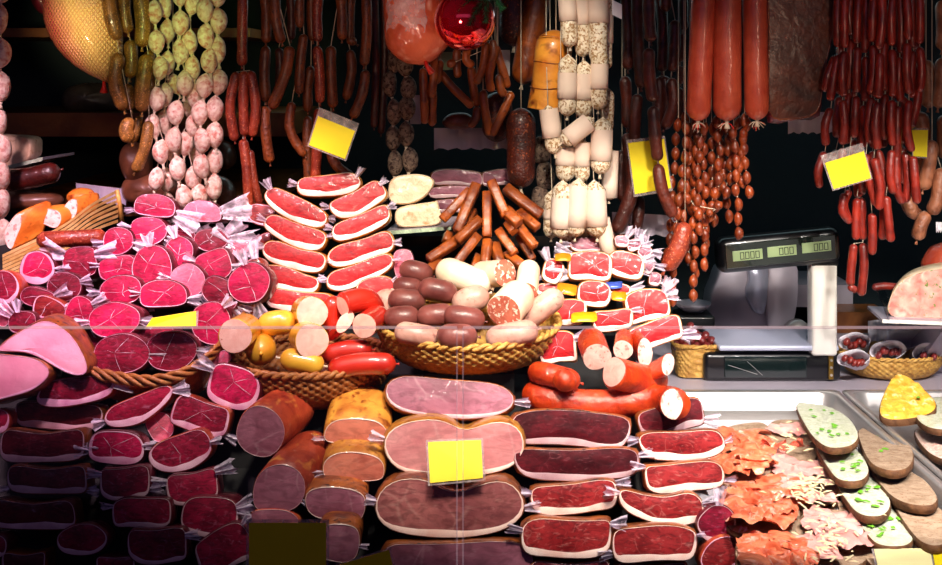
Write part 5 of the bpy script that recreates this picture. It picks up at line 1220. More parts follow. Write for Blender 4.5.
# ---------------------------------------------------------------- back shelves and things on them
def shelf(desc, x0, x1, y, Y0, Y1, th, m='wood'):
    a = W(x0, y, Y0); b = W(x1, y, Y0); o = mk('wooden_shelf', *boxv(a.x, b.x, Y0, Y1, a.z-th, a.z), m, smooth=False); tag(o, desc, 'shelf')
shelf('wooden wall shelf behind the salami strings', -60, 290, 113, 3.75, 4.48, .075)
shelf('dim upper wooden wall shelf at the top corner', -60, 250, 28, 3.9, 4.48, .03)
shelf('low wooden shelf edge behind the pink heap', 20, 256, 196, 3.5, 4.48, .06)
shelf('dark shelf in the middle behind the smoked sticks', 395, 560, 236, 3.5, 4.48, .03, 'black')
M['greywrap'] = meat('grey_wrapped_meat', '#3a3432', '#6c625e', 12, coat=.9, crough=.1, bump=.4, cb=.8, vary=0)
M['brownham'] = meat('dim_brown_ham', '#4a2818', '#865238', 12, coat=.8, crough=.12, bump=.4, cb=.7, vary=.1)
puff('wrapped_ham', 'grey film-wrapped ham lying on the wooden shelf', 'ham', None, [(62, 100), (68, 88), (85, 83), (110, 84), (124, 92), (122, 110), (90, 114), (68, 112)], 'greywrap', 3.95, .08)
GH = 'dim brown hams behind the salami strings'
for d, p in (('dim brown ham behind the curved olive sausages', [(120, 160), (124, 146), (136, 142), (150, 150), (152, 170), (140, 184), (126, 178)]), ('brown wrapped ham lying low behind the white salamis', [(122, 186), (130, 176), (150, 174), (172, 178), (180, 192), (172, 205), (145, 207), (126, 200)]), ('brown wrapped ham behind the outermost salami string', [(178, 190), (192, 176), (215, 174), (232, 182), (236, 198), (226, 208), (196, 208)]), ('dark brown ham in the gap beside the red sausage pair', [(212, 150), (222, 140), (234, 146), (236, 162), (226, 170), (214, 166)])):
    puff('smoked_ham', d, 'ham', GH, p, 'brownham', 3.42+(.3 if 'dark' in d else 0), .06)
paper('grey-lilac paper lying behind the slatted basket', 76, 126, 186, 202, 3.44, pleat=.01, seed=8, rot=6)
# beige pate on a glass-edged tray, dark sausage
o = slab('pate_block', 'beige pate block on the glass-edged tray at the picture edge', 'pate', None, [(-12, 138), (8, 136), (28, 138), (31, 148), (28, 160), (10, 168), (-12, 170)], 'pate', 3.3, .12, k=.1, drop=0)
def tray(desc, pts, Y, dep, m='tray_edge'):
    P = [W(x, y, Y) for x, y in pts]; q = [p+Vector((.02, dep, .0)) for p in P]; n = len(P); V = P+q; V2 = [p-Vector((0, 0, .008)) for p in V]
    A = V+V2; c = P[0]; A = [p-c for p in A]
    o = mk('serving_tray', A, [(0, 1, 3, 2), (4, 6, 7, 5), (0, 4, 5, 1), (1, 5, 7, 3), (3, 7, 6, 2), (2, 6, 4, 0)], 'steeldark', None, c, smooth=False); tag(o, desc, 'tray')
    e = [P[0]-c+Vector((0, -.002, 0)), P[1]-c+Vector((0, -.002, 0))]; e = e+[p-Vector((0, 0, .010)) for p in e]+[p-Vector((0, .002, 0)) for p in e]+[p-Vector((0, .002, .010)) for p in e]
    mk('bright_edge', [e[0], e[1], e[3], e[2], e[4], e[5], e[7], e[6]], [(4, 5, 6, 7), (0, 3, 2, 1), (0, 1, 5, 4), (2, 3, 7, 6), (1, 2, 6, 5), (0, 4, 7, 3)], m, o, smooth=False)
tray('glass-edged tray under the beige pate at the picture edge', [(-10, 170), (43, 157)], 3.28, .2)
M['darkgloss'] = meat('glossy_dark_sausage', '#3a0c08', '#6a1c14', 14, coat=1, crough=.08, bump=.3, cb=.6, cbscale=40, vary=0)
whole('smoked_sausage', 'glossy dark red sausage in film below the beige pate', None, [(2, 180), (30, 178), (60, 170)], 11, 3.22, 'darkgloss')
puff('smoked_ham', 'brown ham piece with pale cut end under the glossy dark sausage', 'ham', GH, [(-6, 196), (10, 190), (40, 190), (62, 196), (58, 208), (20, 212), (-6, 210)], 'brownham', 3.26, .05)
M['slat'] = meat('pale_slat', '#c89a50', '#ecca84', 30, coat=.2, bump=.3, vary=.1)
# slatted basket with smoked orange pieces
o = empty('slatted_basket', W(40, 262, 2.96), 'pale slatted wooden basket holding smoked orange ham pieces', 'basket'); og = o.location
for i in range(7):
    a0 = (3, 256+i*3.6, 2.97); a1 = (60, 228+i*4.0, 2.99); a2 = (92, 205+i*4.4, 3.05); a3 = (118, 191+i*5, 3.14)
    P = [p-og for p in catmull([W(*q) for q in (a0, a1, a2, a3)], 24)]; V, Fc = [], []
    for p in P: V += [p+Vector((0, -.003, .0042)), p+Vector((0, -.003, -.0036)), p+Vector((0, .003, -.0036)), p+Vector((0, .003, .0042))]
    for j in range(len(P)-1):
        for k in range(4): Fc.append((j*4+k, j*4+(k+1) % 4, (j+1)*4+(k+1) % 4, (j+1)*4+k))
    Fc += [(3, 2, 1, 0), tuple(range(len(V)-4, len(V)))]
    mk('wooden_slat', V, Fc, 'slat', o, smooth=False)
v, f, u = tube_mesh([W(117, 190, 3.135)-og, W(120, 205, 3.14)-og, W(122, 222, 3.15)-og], [.006]*3, 6); mk('corner_post', v, f, 'wicker', o)
M['smokeorange'] = meat('smoked_orange_rind', '#c05a10', '#ee9434', 14, coat=.5, bump=.6, spots='#8a3a0c', sscale=40, slo=.6, shi=.72, vary=.08)
STY['smokedpiece'] = ('whitecut', 'whitecut', 'smokeorange', 1, 1, 1)
GSm = 'smoked orange ham pieces in the slatted basket'
for d, p, Y, sh in (('smoked orange ham piece with pale cut side, nearest the picture edge', [(6, 246), (4, 232), (12, 218), (20, 212), (22, 224), (16, 240), (12, 250)], 2.98, (1.0, .5)), ('smoked orange ham piece with white cut face in the middle of the slatted basket', [(26, 214), (40, 208), (58, 210), (62, 220), (56, 229), (46, 226), (34, 220)], 3.03, (.6, .1)), ('smoked orange ham piece with pale cut by the top slats', [(62, 210), (68, 201), (76, 198), (78, 208), (74, 219), (66, 216)], 3.06, (.7, .2))):
    slab('smoked_ham', d, 'ham', GSm, p, 'smokedpiece', Y, .06, k=.2, shear=sh, drop=0)
puff('smoked_ham', 'small smoked orange piece at the far end of the slatted basket', 'ham', GSm, [(68, 194), (78, 188), (92, 190), (94, 200), (84, 206), (70, 202)], 'smokeorange', 3.14, .04)
puff('smoked_ham', 'smoked orange ham lump behind the slats at the picture edge', 'ham', GSm, [(10, 256), (20, 238), (36, 234), (42, 246), (36, 258), (18, 264)], 'smokeorange', 3.04, .05)
# pates on the middle shelf
slab('pate_block', 'upper pale pate lump behind the fanned speck', 'pate', 'pale pates on the middle tray', [(388, 190), (391, 179), (402, 175), (420, 174), (432, 178), (434, 184), (425, 196), (412, 203), (394, 204), (389, 199)], 'pate', 3.2, .08, k=.2)
slab('pate_block', 'lower pale pate lump resting on the bright tray edge', 'pate', 'pale pates on the middle tray', [(395, 212), (400, 207), (415, 204), (432, 202), (437, 200), (439, 208), (442, 220), (436, 225), (415, 227), (397, 226)], 'pate', 3.18, .09, k=.2)
tray('bright-edged tray carrying the pale pates', [(386, 231), (451, 226)], 3.16, .22)
GMv = 'dim mauve hams behind the smoked sticks'
for d, p in (('uppermost dim mauve ham behind the pale pates', O('rect', 457, 178, 54, 16)), ('second dim mauve ham behind the pale pates', O('rect', 454, 192, 50, 13)), ('lowest dim mauve ham behind the pale pates', O('rect', 450, 206, 36, 14)), ('dim mauve ham beside the glossy netted salami', O('rect', 498, 178, 32, 17))):
    slab('wrapped_ham', d, 'ham', GMv, p, 'mauve', 3.42, .06, k=.1)
for i, (x, y) in enumerate(((541, 150), (545, 176), (540, 200))):
    puff('greenish_salami', ('upper', 'middle', 'lowest')[i]+' dim mottled salami in the shadow beside the white bunch', 'salami', None, [(x-9, y), (x-6, y-12), (x+5, y-13), (x+10, y), (x+6, y+12), (x-6, y+12)], 'greysalami', 3.36, .03)
# ---------------------------------------------------------------- scale, slicer and bread trays
STEELT = .767
def gn(name, desc, x0, x1, y0, y1, zt, dep, cut=None):
    """open steel tray: rounded rectangle loft"""
    o = empty(name, ((x0+x1)/2, (y0+y1)/2, zt-dep), desc, 'tray'); c = o.location
    def ring(ins, z, r):
        out = []; a0, a1, b0, b1 = x0+ins, x1-ins, y0+ins, y1-ins
        for cx, cy, an in ((a1-r, b1-r, 0), (a0+r, b1-r, 90), (a0+r, b0+r, 180), (a1-r, b0+r, 270)):
            for k in range(7):
                t = math.radians(an+15*k); out.append(Vector((cx+r*math.cos(t), cy+r*math.sin(t), z))-c)
            if cut and an == 90: out.append(Vector((a0, cut, z))-c)
        return out
    R = [ring(0, zt-.006, .02), ring(0, zt, .02), ring(.016, zt, .045), ring(.02, zt-.004, .045), ring(.028, zt-dep+.012, .045), ring(.034, zt-dep+.003, .045), ring(.046, zt-dep, .04)]
    n = len(R[0]); V = [p for q in R for p in q]; Fc = [(j*n+i, j*n+(i+1) % n, (j+1)*n+(i+1) % n, (j+1)*n+i) for j in range(len(R)-1) for i in range(n) if not (cut and 14 <= i <= 21)]
    mk('tray_wall', V[:4*n]+V[4*n:], Fc, 'steel', o)
    mk('tray_bottom', R[-1], [tuple(range(n))], 'steel', o, smooth=False)
    return o
gn('steel_tray', 'wide stainless steel tray holding the rows of open sandwiches', .49, 1.012, 1.98+.06, 3.25, STEELT, .055, 2.58)
gn('steel_tray', 'stainless steel tray at the picture edge with egg bread', 1.02, 1.55, 2.06, 3.25, STEELT, .055)
ZB = STEELT-.055

def P2(px, py, z0, s=0.0, Y0=2.6):
    a = (py-HY)/F; Y = (CZ-z0-s*Y0)/(a-s); return Vector(((px-CX)/F*Y, Y, CZ-a*Y))

def sheet(name, desc, q, z, m, cat='paper'):
    P = [P2(x, y, z) for x, y in q]; c = sum(P, Vector())/4; n = 10; V = []
    for j in range(n+1):
        for i in range(n+1):
            u, v = i/n, j/n; p = (P[0]*(1-u)+P[1]*u)*(1-v)+(P[3]*(1-u)+P[2]*u)*v; V.append(p-c+Vector((0, 0, .002*mnoise.noise(p*9))))
    o = mk(name, V, [(j*(n+1)+i, (j+1)*(n+1)+i, (j+1)*(n+1)+i+1, j*(n+1)+i+1) for j in range(n) for i in range(n)], m, None, c); tag(o, desc, cat)
sheet('liner_paper', 'lilac-white liner paper on the floor of the sandwich tray', [(700, 420), (838, 420), (915, 520), (690, 520)], ZB+.004, 'whitepaper')

def bread(name, desc, grp, px, z0, s, th, crust, top, topn, chives=0, sd=0, bump=.004, Y0=None):
    px = [(p.x, p.y) for p in resample(catmull([(a, b, 0) for a, b in px], 48, True), 48)]
    yc = sum(p[1] for p in px)/len(px); Y0 = (CZ-z0)*F/(yc-HY)
    P = [P2(x, y, z0, s, Y0) for x, y in px]; c = sum(P, Vector())/len(P); P = [p-c for p in P]; n = len(P)
    sc_ = lambda k, dz: [Vector((p.x*k, p.y*k, p.z*k+dz)) for p in P]
    R = [sc_(.97, 0), sc_(1, -.003), sc_(1.0, -th+.004), sc_(.97, -th)]
    V = [p for q in R for p in q]; Fc = [(j*n+i, (j+1)*n+i, (j+1)*n+(i+1) % n, j*n+(i+1) % n) for j in range(3) for i in range(n)]+[tuple(range(3*n, 4*n))]
    o = mk(name, V, Fc, crust, None, c); tag(o, desc, 'bread', grp)
    V = []; rr_ = random.Random(sd)
    for k in (.97, .93, .8, .6, .4, .2):
        V += [Vector((p.x*k, p.y*k, p.z*k+(.0 if k > .95 else bump*.4+bump*mnoise.noise(Vector((p.x*k*60, p.y*k*60, sd*3.1)))))) for p in P]
    V.append(Vector((0, 0, bump*.5))); Fc = [(j*n+i, j*n+(i+1) % n, (j+1)*n+(i+1) % n, (j+1)*n+i) for j in range(5) for i in range(n)]+[(5*n+i, 5*n+(i+1) % n, 6*n) for i in range(n)]
    mk(topn, V, Fc, top, o)
    if chives:
        V, Fc = [], []
        for _ in range(chives):
            p = P[rr_.randrange(n)]*math.sqrt(rr_.random())*rr_.uniform(.4, .85)+Vector((0, 0, bump*1.4)); t = rr_.random()*6.28; l, w_ = rr_.uniform(.004, .009), rr_.uniform(.003, .005)
            e1 = Vector((math.cos(t), math.sin(t), 0)); e2 = Vector((-e1.y, e1.x, 0)); b = len(V)
            V += [p-e1*l-e2*w_, p+e1*l-e2*w_, p+e1*l+e2*w_, p-e1*l+e2*w_, p+Vector((0, 0, .003))]; Fc += [(b, b+1, b+4), (b+1, b+2, b+4), (b+2, b+3, b+4), (b+3, b, b+4)]
        k = mk('chives', V, Fc, 'chive', o); k['kind'] = 'stuff'
    return o
GB1 = 'bread slices with white chive spread'; GB2 = 'plain brown spread bread slices'
ZS = ZB+.042
bread('spread_bread', 'chive spread bread slice farthest back in its row', GB1, [(796, 405), (804, 402), (830, 407), (850, 419), (859, 436), (851, 446), (830, 448), (815, 439), (803, 422)], ZS+.026, .10, .016, 'bread', 'spread', 'spread', 16, 1)
bread('spread_bread', 'chive spread bread slice second from the back', GB1, [(815, 443), (835, 444), (852, 447), (865, 459), (869, 473), (860, 481), (840, 480), (828, 468)], ZS+.011, .10, .016, 'bread', 'spread', 'spread', 12, 2)
bread('spread_bread', 'chive spread bread slice third from the back', GB1, [(832, 475), (852, 476), (872, 477), (885, 489), (891, 505), (882, 516), (862, 515), (848, 503)], ZS, .10, .016, 'bread', 'spread', 'spread', 16, 3)
bread('spread_bread', 'chive spread bread slice nearest the pale yellow card', GB1, [(852, 508), (875, 511), (892, 508), (906, 520), (914, 537), (905, 546), (880, 545), (866, 533)], ZS-.008, .10, .016, 'bread', 'spread', 'spread', 12, 4)
bread('brown_bread', 'plain brown bread slice farthest back in its row', GB2, [(858, 436), (861, 428), (880, 427), (905, 440), (914, 455), (908, 468), (890, 471), (870, 462)], ZS+.016, .10, .018, 'bread', 'crumb', 'crumb', 3, 5, .0015)
bread('brown_bread', 'plain brown bread slice in the middle of its row', GB2, [(868, 463), (885, 466), (905, 468), (925, 480), (938, 498), (930, 506), (905, 503), (885, 490)], ZS+.004, .10, .018, 'bread', 'crumb', 'crumb', 0, 6, .0015)
bread('brown_bread', 'plain brown bread slice nearest the corner of the picture', GB2, [(890, 492), (910, 501), (932, 503), (950, 518), (956, 535), (940, 546), (920, 541), (900, 516)], ZS, .10, .018, 'bread', 'crumb', 'crumb', 0, 7, .0015)
bread('brown_bread', 'brown bread edge showing between the chive row and the ham row', GB2, [(838, 500), (850, 512), (866, 535), (880, 560), (872, 566), (858, 545), (842, 522)], ZB+.02, 0, .015, 'bread', 'crumb', 'crumb', 0, 8, .0015)
GE = 'breads in the corner tray'
bread('egg_bread', 'triangular bread with thick yellow egg spread leaning on the tray edge', GE, [(880, 415), (881, 400), (892, 378), (903, 374), (921, 386), (936, 402), (933, 412), (915, 418), (892, 420)], STEELT+.045, -.35, .018, 'bread', 'eggspread', 'egg_spread', 2, 9, .008)
bread('topped_bread', 'bread with creamy topping and red pepper bits at the picture edge', GE, [(915, 415), (928, 400), (950, 398), (965, 412), (958, 428), (930, 428)], ZS+.03, .10, .016, 'bread', 'spread', 'spread', 0, 10, .006)
bread('topped_bread', 'bread with golden creamy topping below the pepper one at the picture edge', GE, [(914, 432), (925, 426), (950, 430), (966, 445), (950, 460), (928, 452)], ZS, .10, .016, 'bread', 'whitecut', 'spread', 0, 11, .006)

# ruffled ham sandwiches
def sandwich(desc, cx, cy, w, h, mat, part, n, ruff, sd, cheese=0, salami=0, amp=.008):
    px = outline('soft', cx, cy, w, h, 0, seed=sd, n=40, jit=.04); z0 = ZB+.02
    o = bread('ham_sandwich', desc, 'open ham sandwiches in the tray', px, z0, 0, .014, 'bread', 'crumb', 'crumb', 0, sd, .001); o['category'] = 'sandwich'; c = o.location; r = random.Random(sd)
    for k in range(n):
        u = (k % 2-.5)*w*.36+r.uniform(-4, 4); v = ((k//2)/max(1, (n-1)//2)-.5)*h*.62+r.uniform(-2, 2)
        p = P2(cx+u, cy+v, z0+.008)-c; R = w*.28*(c.y/F)*r.uniform(.85, 1.15); ph = r.random()*6.28; V = [p+Vector((0, 0, amp*.4))]; Fc = []; sg = 64; nr = 14
        tl = Vector((r.uniform(-.15, .15), r.uniform(-.25, .1), 0))
        fa = r.random()*6.28; fk = (78 if ruff > 3 else 34)*r.uniform(.85, 1.15); fx, fy = math.cos(fa), math.sin(fa)
        def fold(x, y):
            q = x*fx+y*fy; w_ = mnoise.noise(Vector((x*28+k*5, y*28, sd)))
            return amp*(.55*math.sin(q*fk*2+w_*4+ph)+.3*math.sin(q*fk*4.3+w_*7))+amp*.8*w_
        V = [p+Vector((0, 0, amp*.7+k*.0022+fold(0, 0)))]
        for j in range(1, nr+1):
            s = j/nr
            for i in range(sg):
                t = 2*math.pi*i/sg; q = R*s*(1+.08*math.sin(3*t+ph)+.04*math.sin(7*t+ph*2)*s)
                x, y = q*math.cos(t), q*math.sin(t)*1.15
                V.append(p+Vector((x, y, fold(x, y)+x*tl.x+y*tl.y+amp*.7*(1-s*s*.9)+k*.0022)))
        Fc = [(0, 1+i, 1+(i+1) % sg) for i in range(sg)]+[(1+j*sg+i, 1+(j+1)*sg+i, 1+(j+1)*sg+(i+1) % sg, 1+j*sg+(i+1) % sg) for j in range(nr-1) for i in range(sg)]
        mk(part, V, Fc, mat, o)
    for k in range(salami):
        p = P2(cx+(k-(salami-1)/2)*w*.26, cy+h*.12+3*(k % 2), z0+.022)-c; R = .030; V = [p+Vector((0, .014, 0))]; sg = 16
        for j in range(1, 5):
            for i in range(sg+1):
                t = math.pi*1.15*(i/sg)-math.pi*.1; s = j/4; V.append(p+Vector((math.cos(t+k)*R*s, .014-R*s*abs(math.sin(t))*.75, .012*s+.010*math.sin(t*3+k)*s)))
        m_ = sg+1; Fc = [(0, 1+i, 2+i) for i in range(sg)]+[(1+j*m_+i, 1+(j+1)*m_+i, 1+(j+1)*m_+i+1, 1+j*m_+i+1) for j in range(3) for i in range(sg)]
        mk('salami_slice', V, Fc, 'salamislice', o)
    if cheese:
        V, Fc = [], []
        for _ in range(cheese):
            p = P2(cx+r.gauss(0, .2)*w, cy+r.gauss(0, .2)*h, z0+.034+r.uniform(-.004, .008))-c; t = r.random()*6.28; l = r.uniform(.006, .014); e = Vector((math.cos(t), math.sin(t), r.uniform(-.3, .3)))*l; s = Vector((-e.y, e.x, 0)).normalized()*.0016; b = len(V)
            V += [p-e-s, p-e+s, p+e+s, p+e-s, p+Vector((0, 0, .003))]; Fc += [(b, b+1, b+4), (b+1, b+2, b+4), (b+2, b+3, b+4), (b+3, b, b+4)]
        k = mk('grated_cheese', V, Fc, 'cheese', o); k['kind'] = 'stuff'
sandwich('prosciutto sandwich farthest back, ruffled slices beside the glossy speck', 744, 455, 62, 66, 'prosciutto', 'prosciutto_slice', 10, 4, 21)
sandwich('prosciutto sandwich in the middle of its row, broad ruffled slices', 762, 507, 82, 58, 'prosciutto', 'prosciutto_slice', 10, 4, 22)
sandwich('prosciutto sandwich nearest the small purple fillet', 774, 556, 80, 50, 'prosciutto', 'prosciutto_slice', 10, 4, 23)
sandwich('salami sandwich farthest back with red folded slices and cheese shreds', 790, 443, 58, 46, 'cookslice', 'ham_slice', 3, 3, 24, 26, 3, .006)
sandwich('ham sandwich in the middle with a heap of grated cheese', 806, 486, 66, 50, 'cookslice', 'ham_slice', 6, 3, 25, 90, 0, .007)
sandwich('ham sandwich nearest the bottom edge with folded pink slices', 834, 538, 74, 62, 'cookslice', 'ham_slice', 7, 3, 26, 60, 0, .008)

# weighing scale
Y0 = 3.42; zc = .745
o = empty('weighing_scale', (.88, 3.55, zc), 'black counter weighing scale with white pole and green digit display', 'scale'); og = o.location
def sp(nm, vf, m, parent=None, smooth=False): return mk(nm, [Vector(p)-og for p in vf[0]], vf[1], m, parent or o, smooth=smooth)
sp('base_body', bevel_box(.678, 1.076, 3.42, 3.70, zc, .826, .014), 'black', smooth=True)
b = sp('front_panel', bevel_box(.735, .975, 3.412, 3.425, .757, .818, .004), M.setdefault('panel', plain('dark_green_panel', '#0e1c1c', .12, coat=.6)))
for p, q in (((.745, .795), (.83, .768)), ((.80, .806), (.845, .765))):
    sp('scratch', rod((p[0], 3.4115, p[1]), (q[0], 3.4115, q[1]), .0007, 5), 'steel', b)
k = sp('brass_strip', bevel_box(1.038, 1.052, 3.414, 3.424, .752, .822, .002), M.setdefault('brass', plain('brass_strip', '#9a7830', .35, .8)))
for z in (.765, .787, .808): sp('rivet', join(rod((1.045, 3.411, z), (1.045, 3.416, z), .0038, 10)), 'steel', k)
sp('weighing_pan', bevel_box(.718, 1.066, 3.405, 3.67, .836, .852, .006), 'pan', smooth=True)
sp('pan_neck', bevel_box(.80, .99, 3.48, 3.62, .82, .84, .006), 'black')
sp('pole', bevel_box(.986, 1.060, 3.40, 3.46, .822, 1.10, .01), 'cream', smooth=True)
sp('pole_collar', bevel_box(.984, 1.062, 3.398, 3.462, 1.083, 1.112, .006), 'black')
# display head, tilted about the view axis
hc = W(777.5, 250, 3.41); ang = math.radians(5.6); ca, sa = math.cos(ang), math.sin(ang)
def T(p): x, y, z = p; return Vector((hc.x+x*ca-z*sa, hc.y+y-z*.12, hc.z+x*sa+z*ca))
def dp(nm, vf, m, parent=None, smooth=False): return mk(nm, [T(p)-og for p in vf[0]], vf[1], m, parent or o, smooth=smooth)
def rot_box(x0, x1, z0, z1, y0, y1, r):  # rounded in the facing plane
    v, f = bevel_box(x0, x1, z0, z1, y0, y1, r, 5); return [(x, z, y) for x, y, z in v], [tuple(reversed(q)) for q in f]
h = dp('display_housing', rot_box(-.178, .178, -.052, .052, -.03, .05, .026), 'black', smooth=True)
dp('display_lens', rot_box(-.158, .160, -.036, .036, -.034, -.028, .003), M.setdefault('lens', plain('dark_green_lens', '#16221e', .1, coat=.8)), h)
M['lcd'] = plain('green_lcd', '#8fa276', .3, emit='#93a878', es=.16); M['digit'] = plain('dark_digit', '#1c2618', .5)
SEG = {'0': 'abcdef'}
for x0, x1, z0, txt in ((-.138, -.052, -.015, '0000'), (-.038, .046, -.013, '000'), (.062, .146, -.011, '000')):
    L_ = dp('display_window', rot_box(x0, x1, z0, z0+.03, -.0355, -.033, .001), 'lcd', h)
    dw = .0118; xs = x1-.006-len(txt)*(dw+.003)
    for i, ch in enumerate(txt):
        X = xs+i*(dw+.003); A, Bz = z0+.004, z0+.025; V = []
        parts = [boxv(X, X+dw, -.0365, -.0354, A, A+.002), boxv(X, X+dw, -.0365, -.0354, Bz-.002, Bz), boxv(X, X+.002, -.0365, -.0354, A, Bz), boxv(X+dw-.002, X+dw, -.0365, -.0354, A, Bz)]
        dp('digit', join(*parts), 'digit', L_)
    if len(txt) > 3: dp('digit', boxv(xs+dw+.0006, xs+dw+.0022, -.0365, -.0354, z0+.003, z0+.005), 'digit', L_)

# meat slicer behind the scale
o = empty('meat_slicer', (.86, 3.95, zc), 'grey metal meat slicer standing behind the weighing scale', 'meat slicer'); og = o.location; Yb = 3.88
def pl(nm, px, Y, dep, m, r=.01):
    P = [(p.x, p.y) for p in catmull([(a, b, 0) for a, b in px], 36, True)]; Q = [W(x, y, Y)-og for x, y in P]; n = len(Q); c = sum(Q, Vector())/n
    R = [[c+(p-c)*.95+Vector((0, 0, 0)) for p in Q], [c+(p-c)*.99+Vector((0, r*.4, 0)) for p in Q], [p+Vector((0, r, 0)) for p in Q], [p+Vector((0, dep, 0)) for p in Q]]
    V = [p for q in R for p in q]; Fc = [(j*n+i, (j+1)*n+i, (j+1)*n+(i+1) % n, j*n+(i+1) % n) for j in range(3) for i in range(n)]+[tuple(range(n)), tuple(reversed(range(3*n, 4*n)))]
    return mk(nm, V, Fc, m, o)
pl('housing', [(711, 330), (711, 300), (716, 285), (724, 268), (745, 264), (768, 266), (769, 300), (767, 330), (740, 333)], Yb, .12, 'steeldark')
pl('blade_guard', [(749, 268), (758, 266), (768, 268), (768, 290), (765, 312), (758, 314), (752, 308), (747, 294), (750, 280)], Yb-.03, .03, 'pan')
pl('carriage_plate', [(768, 266), (782, 264), (797, 266), (798, 290), (796, 312), (790, 328), (770, 332), (767, 300)], Yb-.02, .08, 'steeldark')
sp2 = lambda nm, vf, m: mk(nm, [Vector(p)-og for p in vf[0]], vf[1], m, o)
sp2('base_plate', bevel_box(.76, 1.12, 3.80, 4.1, zc, zc+.05, .012), 'steeldark')
sp2('control_knob', join(rod((.765, 3.82, 1.03), (.765, 3.88, 1.03), .011, 14)), 'black')
sp2('thickness_dial', join(rod((1.06, 3.80, .80), (1.06, 3.84, .80), .04, 24)), 'steel')
v, f = boxv(W(795, 264, 4.2).x, W(853, 264, 4.2).x, 4.2, 4.495, W(0, 307, 4.2).z, W(0, 285, 4.2).z); mk('steel_shelf', v, f, 'steeldark', smooth=False); tag(bpy.data.objects['steel_shelf'], 'grey steel shelf on the back wall behind the white scale pole', 'shelf')
v, f = boxv(W(830, 264, 4.05).x, W(888, 264, 4.05).x, 4.05, 4.19, .745, W(0, 312, 4.05).z); mk('wooden_box', v, f, 'wood', smooth=False); tag(bpy.data.objects['wooden_box'], 'dim brown wooden box behind the pole at the back', 'box')
c0 = W(693, 323, 3.8); k = mk('small_dish', *lathe([(.001, 0), (.03, 0), (.055, .022), (.058, .03), (.053, .028), (.03, .008), (.001, .006)], 24), 'steeldark', None, (c0.x, 3.8, .87)); tag(k, 'grey dish at the back beside the mini sausage chains', 'dish')
k = mk('dish_stand', *bevel_box(c0.x-.06, c0.x+.06, 3.74, 3.86, .745, .868, .01), 'black'); tag(k, 'black block under the grey dish', 'stand')

# small square basket with little red sausages
cb = W(695, 350, 3.5); basket('small square wicker basket full of little dark red sausages, beside the scale', Vector((cb.x, 3.5, .838)), .066, .06, .09, 0, .84, 'wicker', 20, 9, .45, rimr=.006, amp=.003)
r = random.Random(3); GQ = 'little dark red sausages in the small basket'
M['ball'] = meat('little_dark_sausage', '#4a0c10', '#8a2420', 30, coat=.6, crough=.12, bump=.3, vary=.25)
spots = [(676, 346), (686, 348), (697, 347), (707, 347), (681, 340), (691, 341), (702, 341), (711, 341), (686, 334), (696, 334), (705, 336), (680, 330), (690, 327), (676, 338)]
wd = ('rim row, first from the red sausages', 'rim row, second from the red sausages', 'rim row, third from the red sausages', 'rim row, nearest the scale', 'second row, first', 'second row, second', 'second row, third', 'second row, nearest the scale', 'upper row, first', 'upper row, second', 'upper row, nearest the scale', 'at the back by the leaning speck', 'topmost of all', 'tucked at the outer end by the speck')
for (x, y), d in zip(spots, wd):
    a = r.uniform(-.5, .5); whole('little_sausage', 'little dark red sausage in the small basket, '+d, GQ, [(x-4*math.cos(a), y-4*math.sin(a)), (x+4*math.cos(a), y+4*math.sin(a))], 5.2, 3.47+.012*((348-y)/3), 'ball', seg=12)

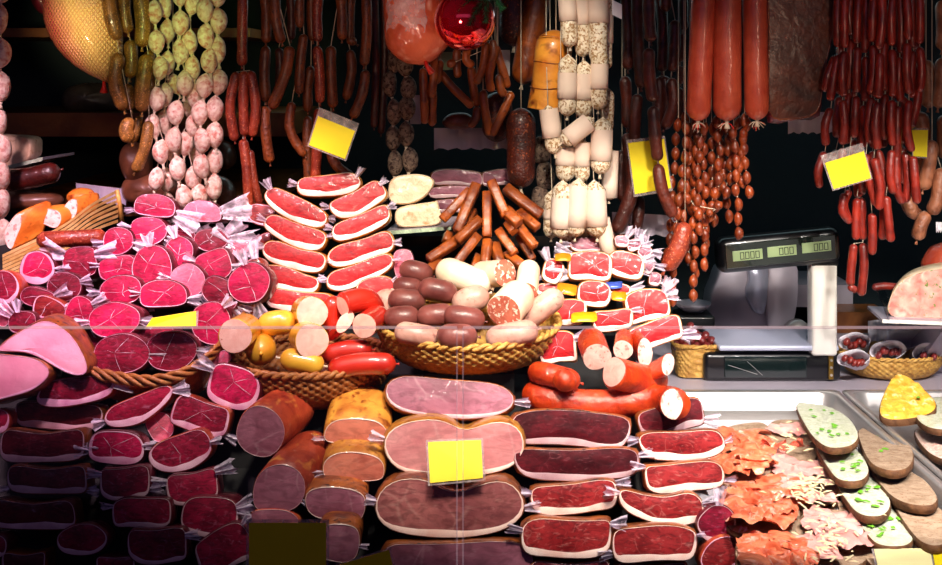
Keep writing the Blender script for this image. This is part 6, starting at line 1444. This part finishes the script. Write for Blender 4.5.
# basket of paper cones
cb = W(892, 352, 3.5); basket('round wicker basket holding white paper cones, under the aspic loaf', Vector((cb.x-.005, 3.5, .812)), .152, .11, .065, .0, .62, 'wicker', 40, 8, rimr=.005)
GC = 'white paper cones in the round basket'; nm = ('upper paper cone with red sausage tips, next to the scale', 'lower paper cone with red sausage tips, next to the scale', 'middle paper cone with dark sausage tips', 'wide paper cone leaning back under the aspic loaf', 'outer paper cone tilted at the picture edge')
for i, (x, y, rx, ry, Y, dx, nsa) in enumerate(((854, 341, 16, 9.5, 3.45, 10, 5), (853, 358, 16, 9.5, 3.36, 12, 5), (888, 350, 18, 11, 3.40, 2, 6), (908, 337, 21, 12, 3.46, -6, 0), (928, 352, 15, 11, 3.41, -10, 2))):
    c = W(x, y, Y); e = W(x+dx, y+13, Y+.13)-c; V, Fc = [], []; sg = 28
    for j in range(6):
        s = j/5
        for k in range(sg):
            t = 2*math.pi*k/sg; q = (1-.8*s)*(1+.05*math.sin(5*t+i)); fl = .004*math.sin(4*t+i)*(1-s)
            V.append(e*s+Vector((math.cos(t)*rx*Y/F*q, fl-.02*math.sin(t)*(1-s), math.sin(t)*ry*Y/F*q)))
    Fc = [(j*sg+k, j*sg+(k+1) % sg, (j+1)*sg+(k+1) % sg, (j+1)*sg+k) for j in range(5) for k in range(sg)]
    o = mk('paper_cone', V, Fc, 'whitepaper', None, c); tag(o, nm[i], 'paper cone', GC)
    m = o.modifiers.new('thick', 'SOLIDIFY'); m.thickness = .0015
    for k in range(nsa):
        xx = x+(k-(nsa-1)/2)*rx*1.3/max(1, nsa)+r.uniform(-1, 1); yy = y+2+r.uniform(-2.5, 3)
        whole('little_sausage', 'little %s sausage tip in the %s, %s of its row' % ('red' if i < 2 else 'dark red', nm[i].split(' with')[0].split(' tilted')[0], ('first', 'second', 'third', 'fourth', 'fifth', 'sixth')[k]), 'sausage tips in the paper cones', [(xx-2, yy-1), (xx+3, yy+2)], 4.3, Y+.002+.004*k, 'thinred' if i < 2 else 'ball', seg=10)
sheet2 = paper('crumpled white wrapping paper behind the paper cones', 868, 915, 318, 340, 3.62, 'whitepaper', pleat=.02, seed=6, rot=-6)

M['guard'] = glassmat('guard_glass', '#e8ecf0', .12)
# aspic loaf on a stand
o = slab('aspic_loaf', 'large ham aspic loaf with herb flecks, cut face forward at the picture edge', 'aspic', None, [(889, 317), (889, 302), (895, 287), (908, 276), (928, 270), (955, 268), (985, 280), (990, 318), (940, 319)], 'pate', 3.3, .16, k=.05, drop=0, shear=(.45, 0))
for ch in o.children: ch.data.materials[0] = M['aspic']
tray('white-edged serving tray carrying the aspic loaf', [(882, 319), (985, 323)], 3.26, .18, 'cream')
puff('wrapped_ham', 'red film-wrapped ham lying behind the aspic loaf', 'ham', None, [(922, 268), (928, 250), (940, 243), (965, 242), (980, 262), (950, 272)], M['baghm'], 3.52, .06)
whole('thin_sausage', 'single thin red sausage lying on the tray beside the aspic loaf', None, [(872, 288), (886, 286), (912, 289)], 3.8, 3.37, 'thinred', seg=10)
v, f = prism([(3.27, W(0, 322, 3.26).z-.01), (3.5, W(0, 322, 3.26).z-.01), (3.56, .745), (3.52, .745)], W(880, 0, 3.4).x+.14, W(960, 0, 3.4).x+.1); k = mk('tray_stand', v, f, 'steeldark', smooth=False); tag(k, 'slanted grey metal stand under the aspic tray', 'stand')
for i, (p, q) in enumerate((((876, 290), (888, 320)),)):
    pa = [W(p[0], p[1], 3.3), W(q[0], q[1], 3.25), W(q[0]+8, q[1], 3.4), W(p[0]+8, p[1], 3.45)]; c = pa[0]; o = mk('clear_guard', [t-c for t in pa]+[t-c+Vector((.004, 0, 0)) for t in pa], [(0, 1, 2, 3), (7, 6, 5, 4), (0, 4, 5, 1), (1, 5, 6, 2), (2, 6, 7, 3), (3, 7, 4, 0)], 'guard', None, c, smooth=False); tag(o, 'small clear side guard at the end of the aspic tray', 'glass guard')
bpy.context.view_layer.update()
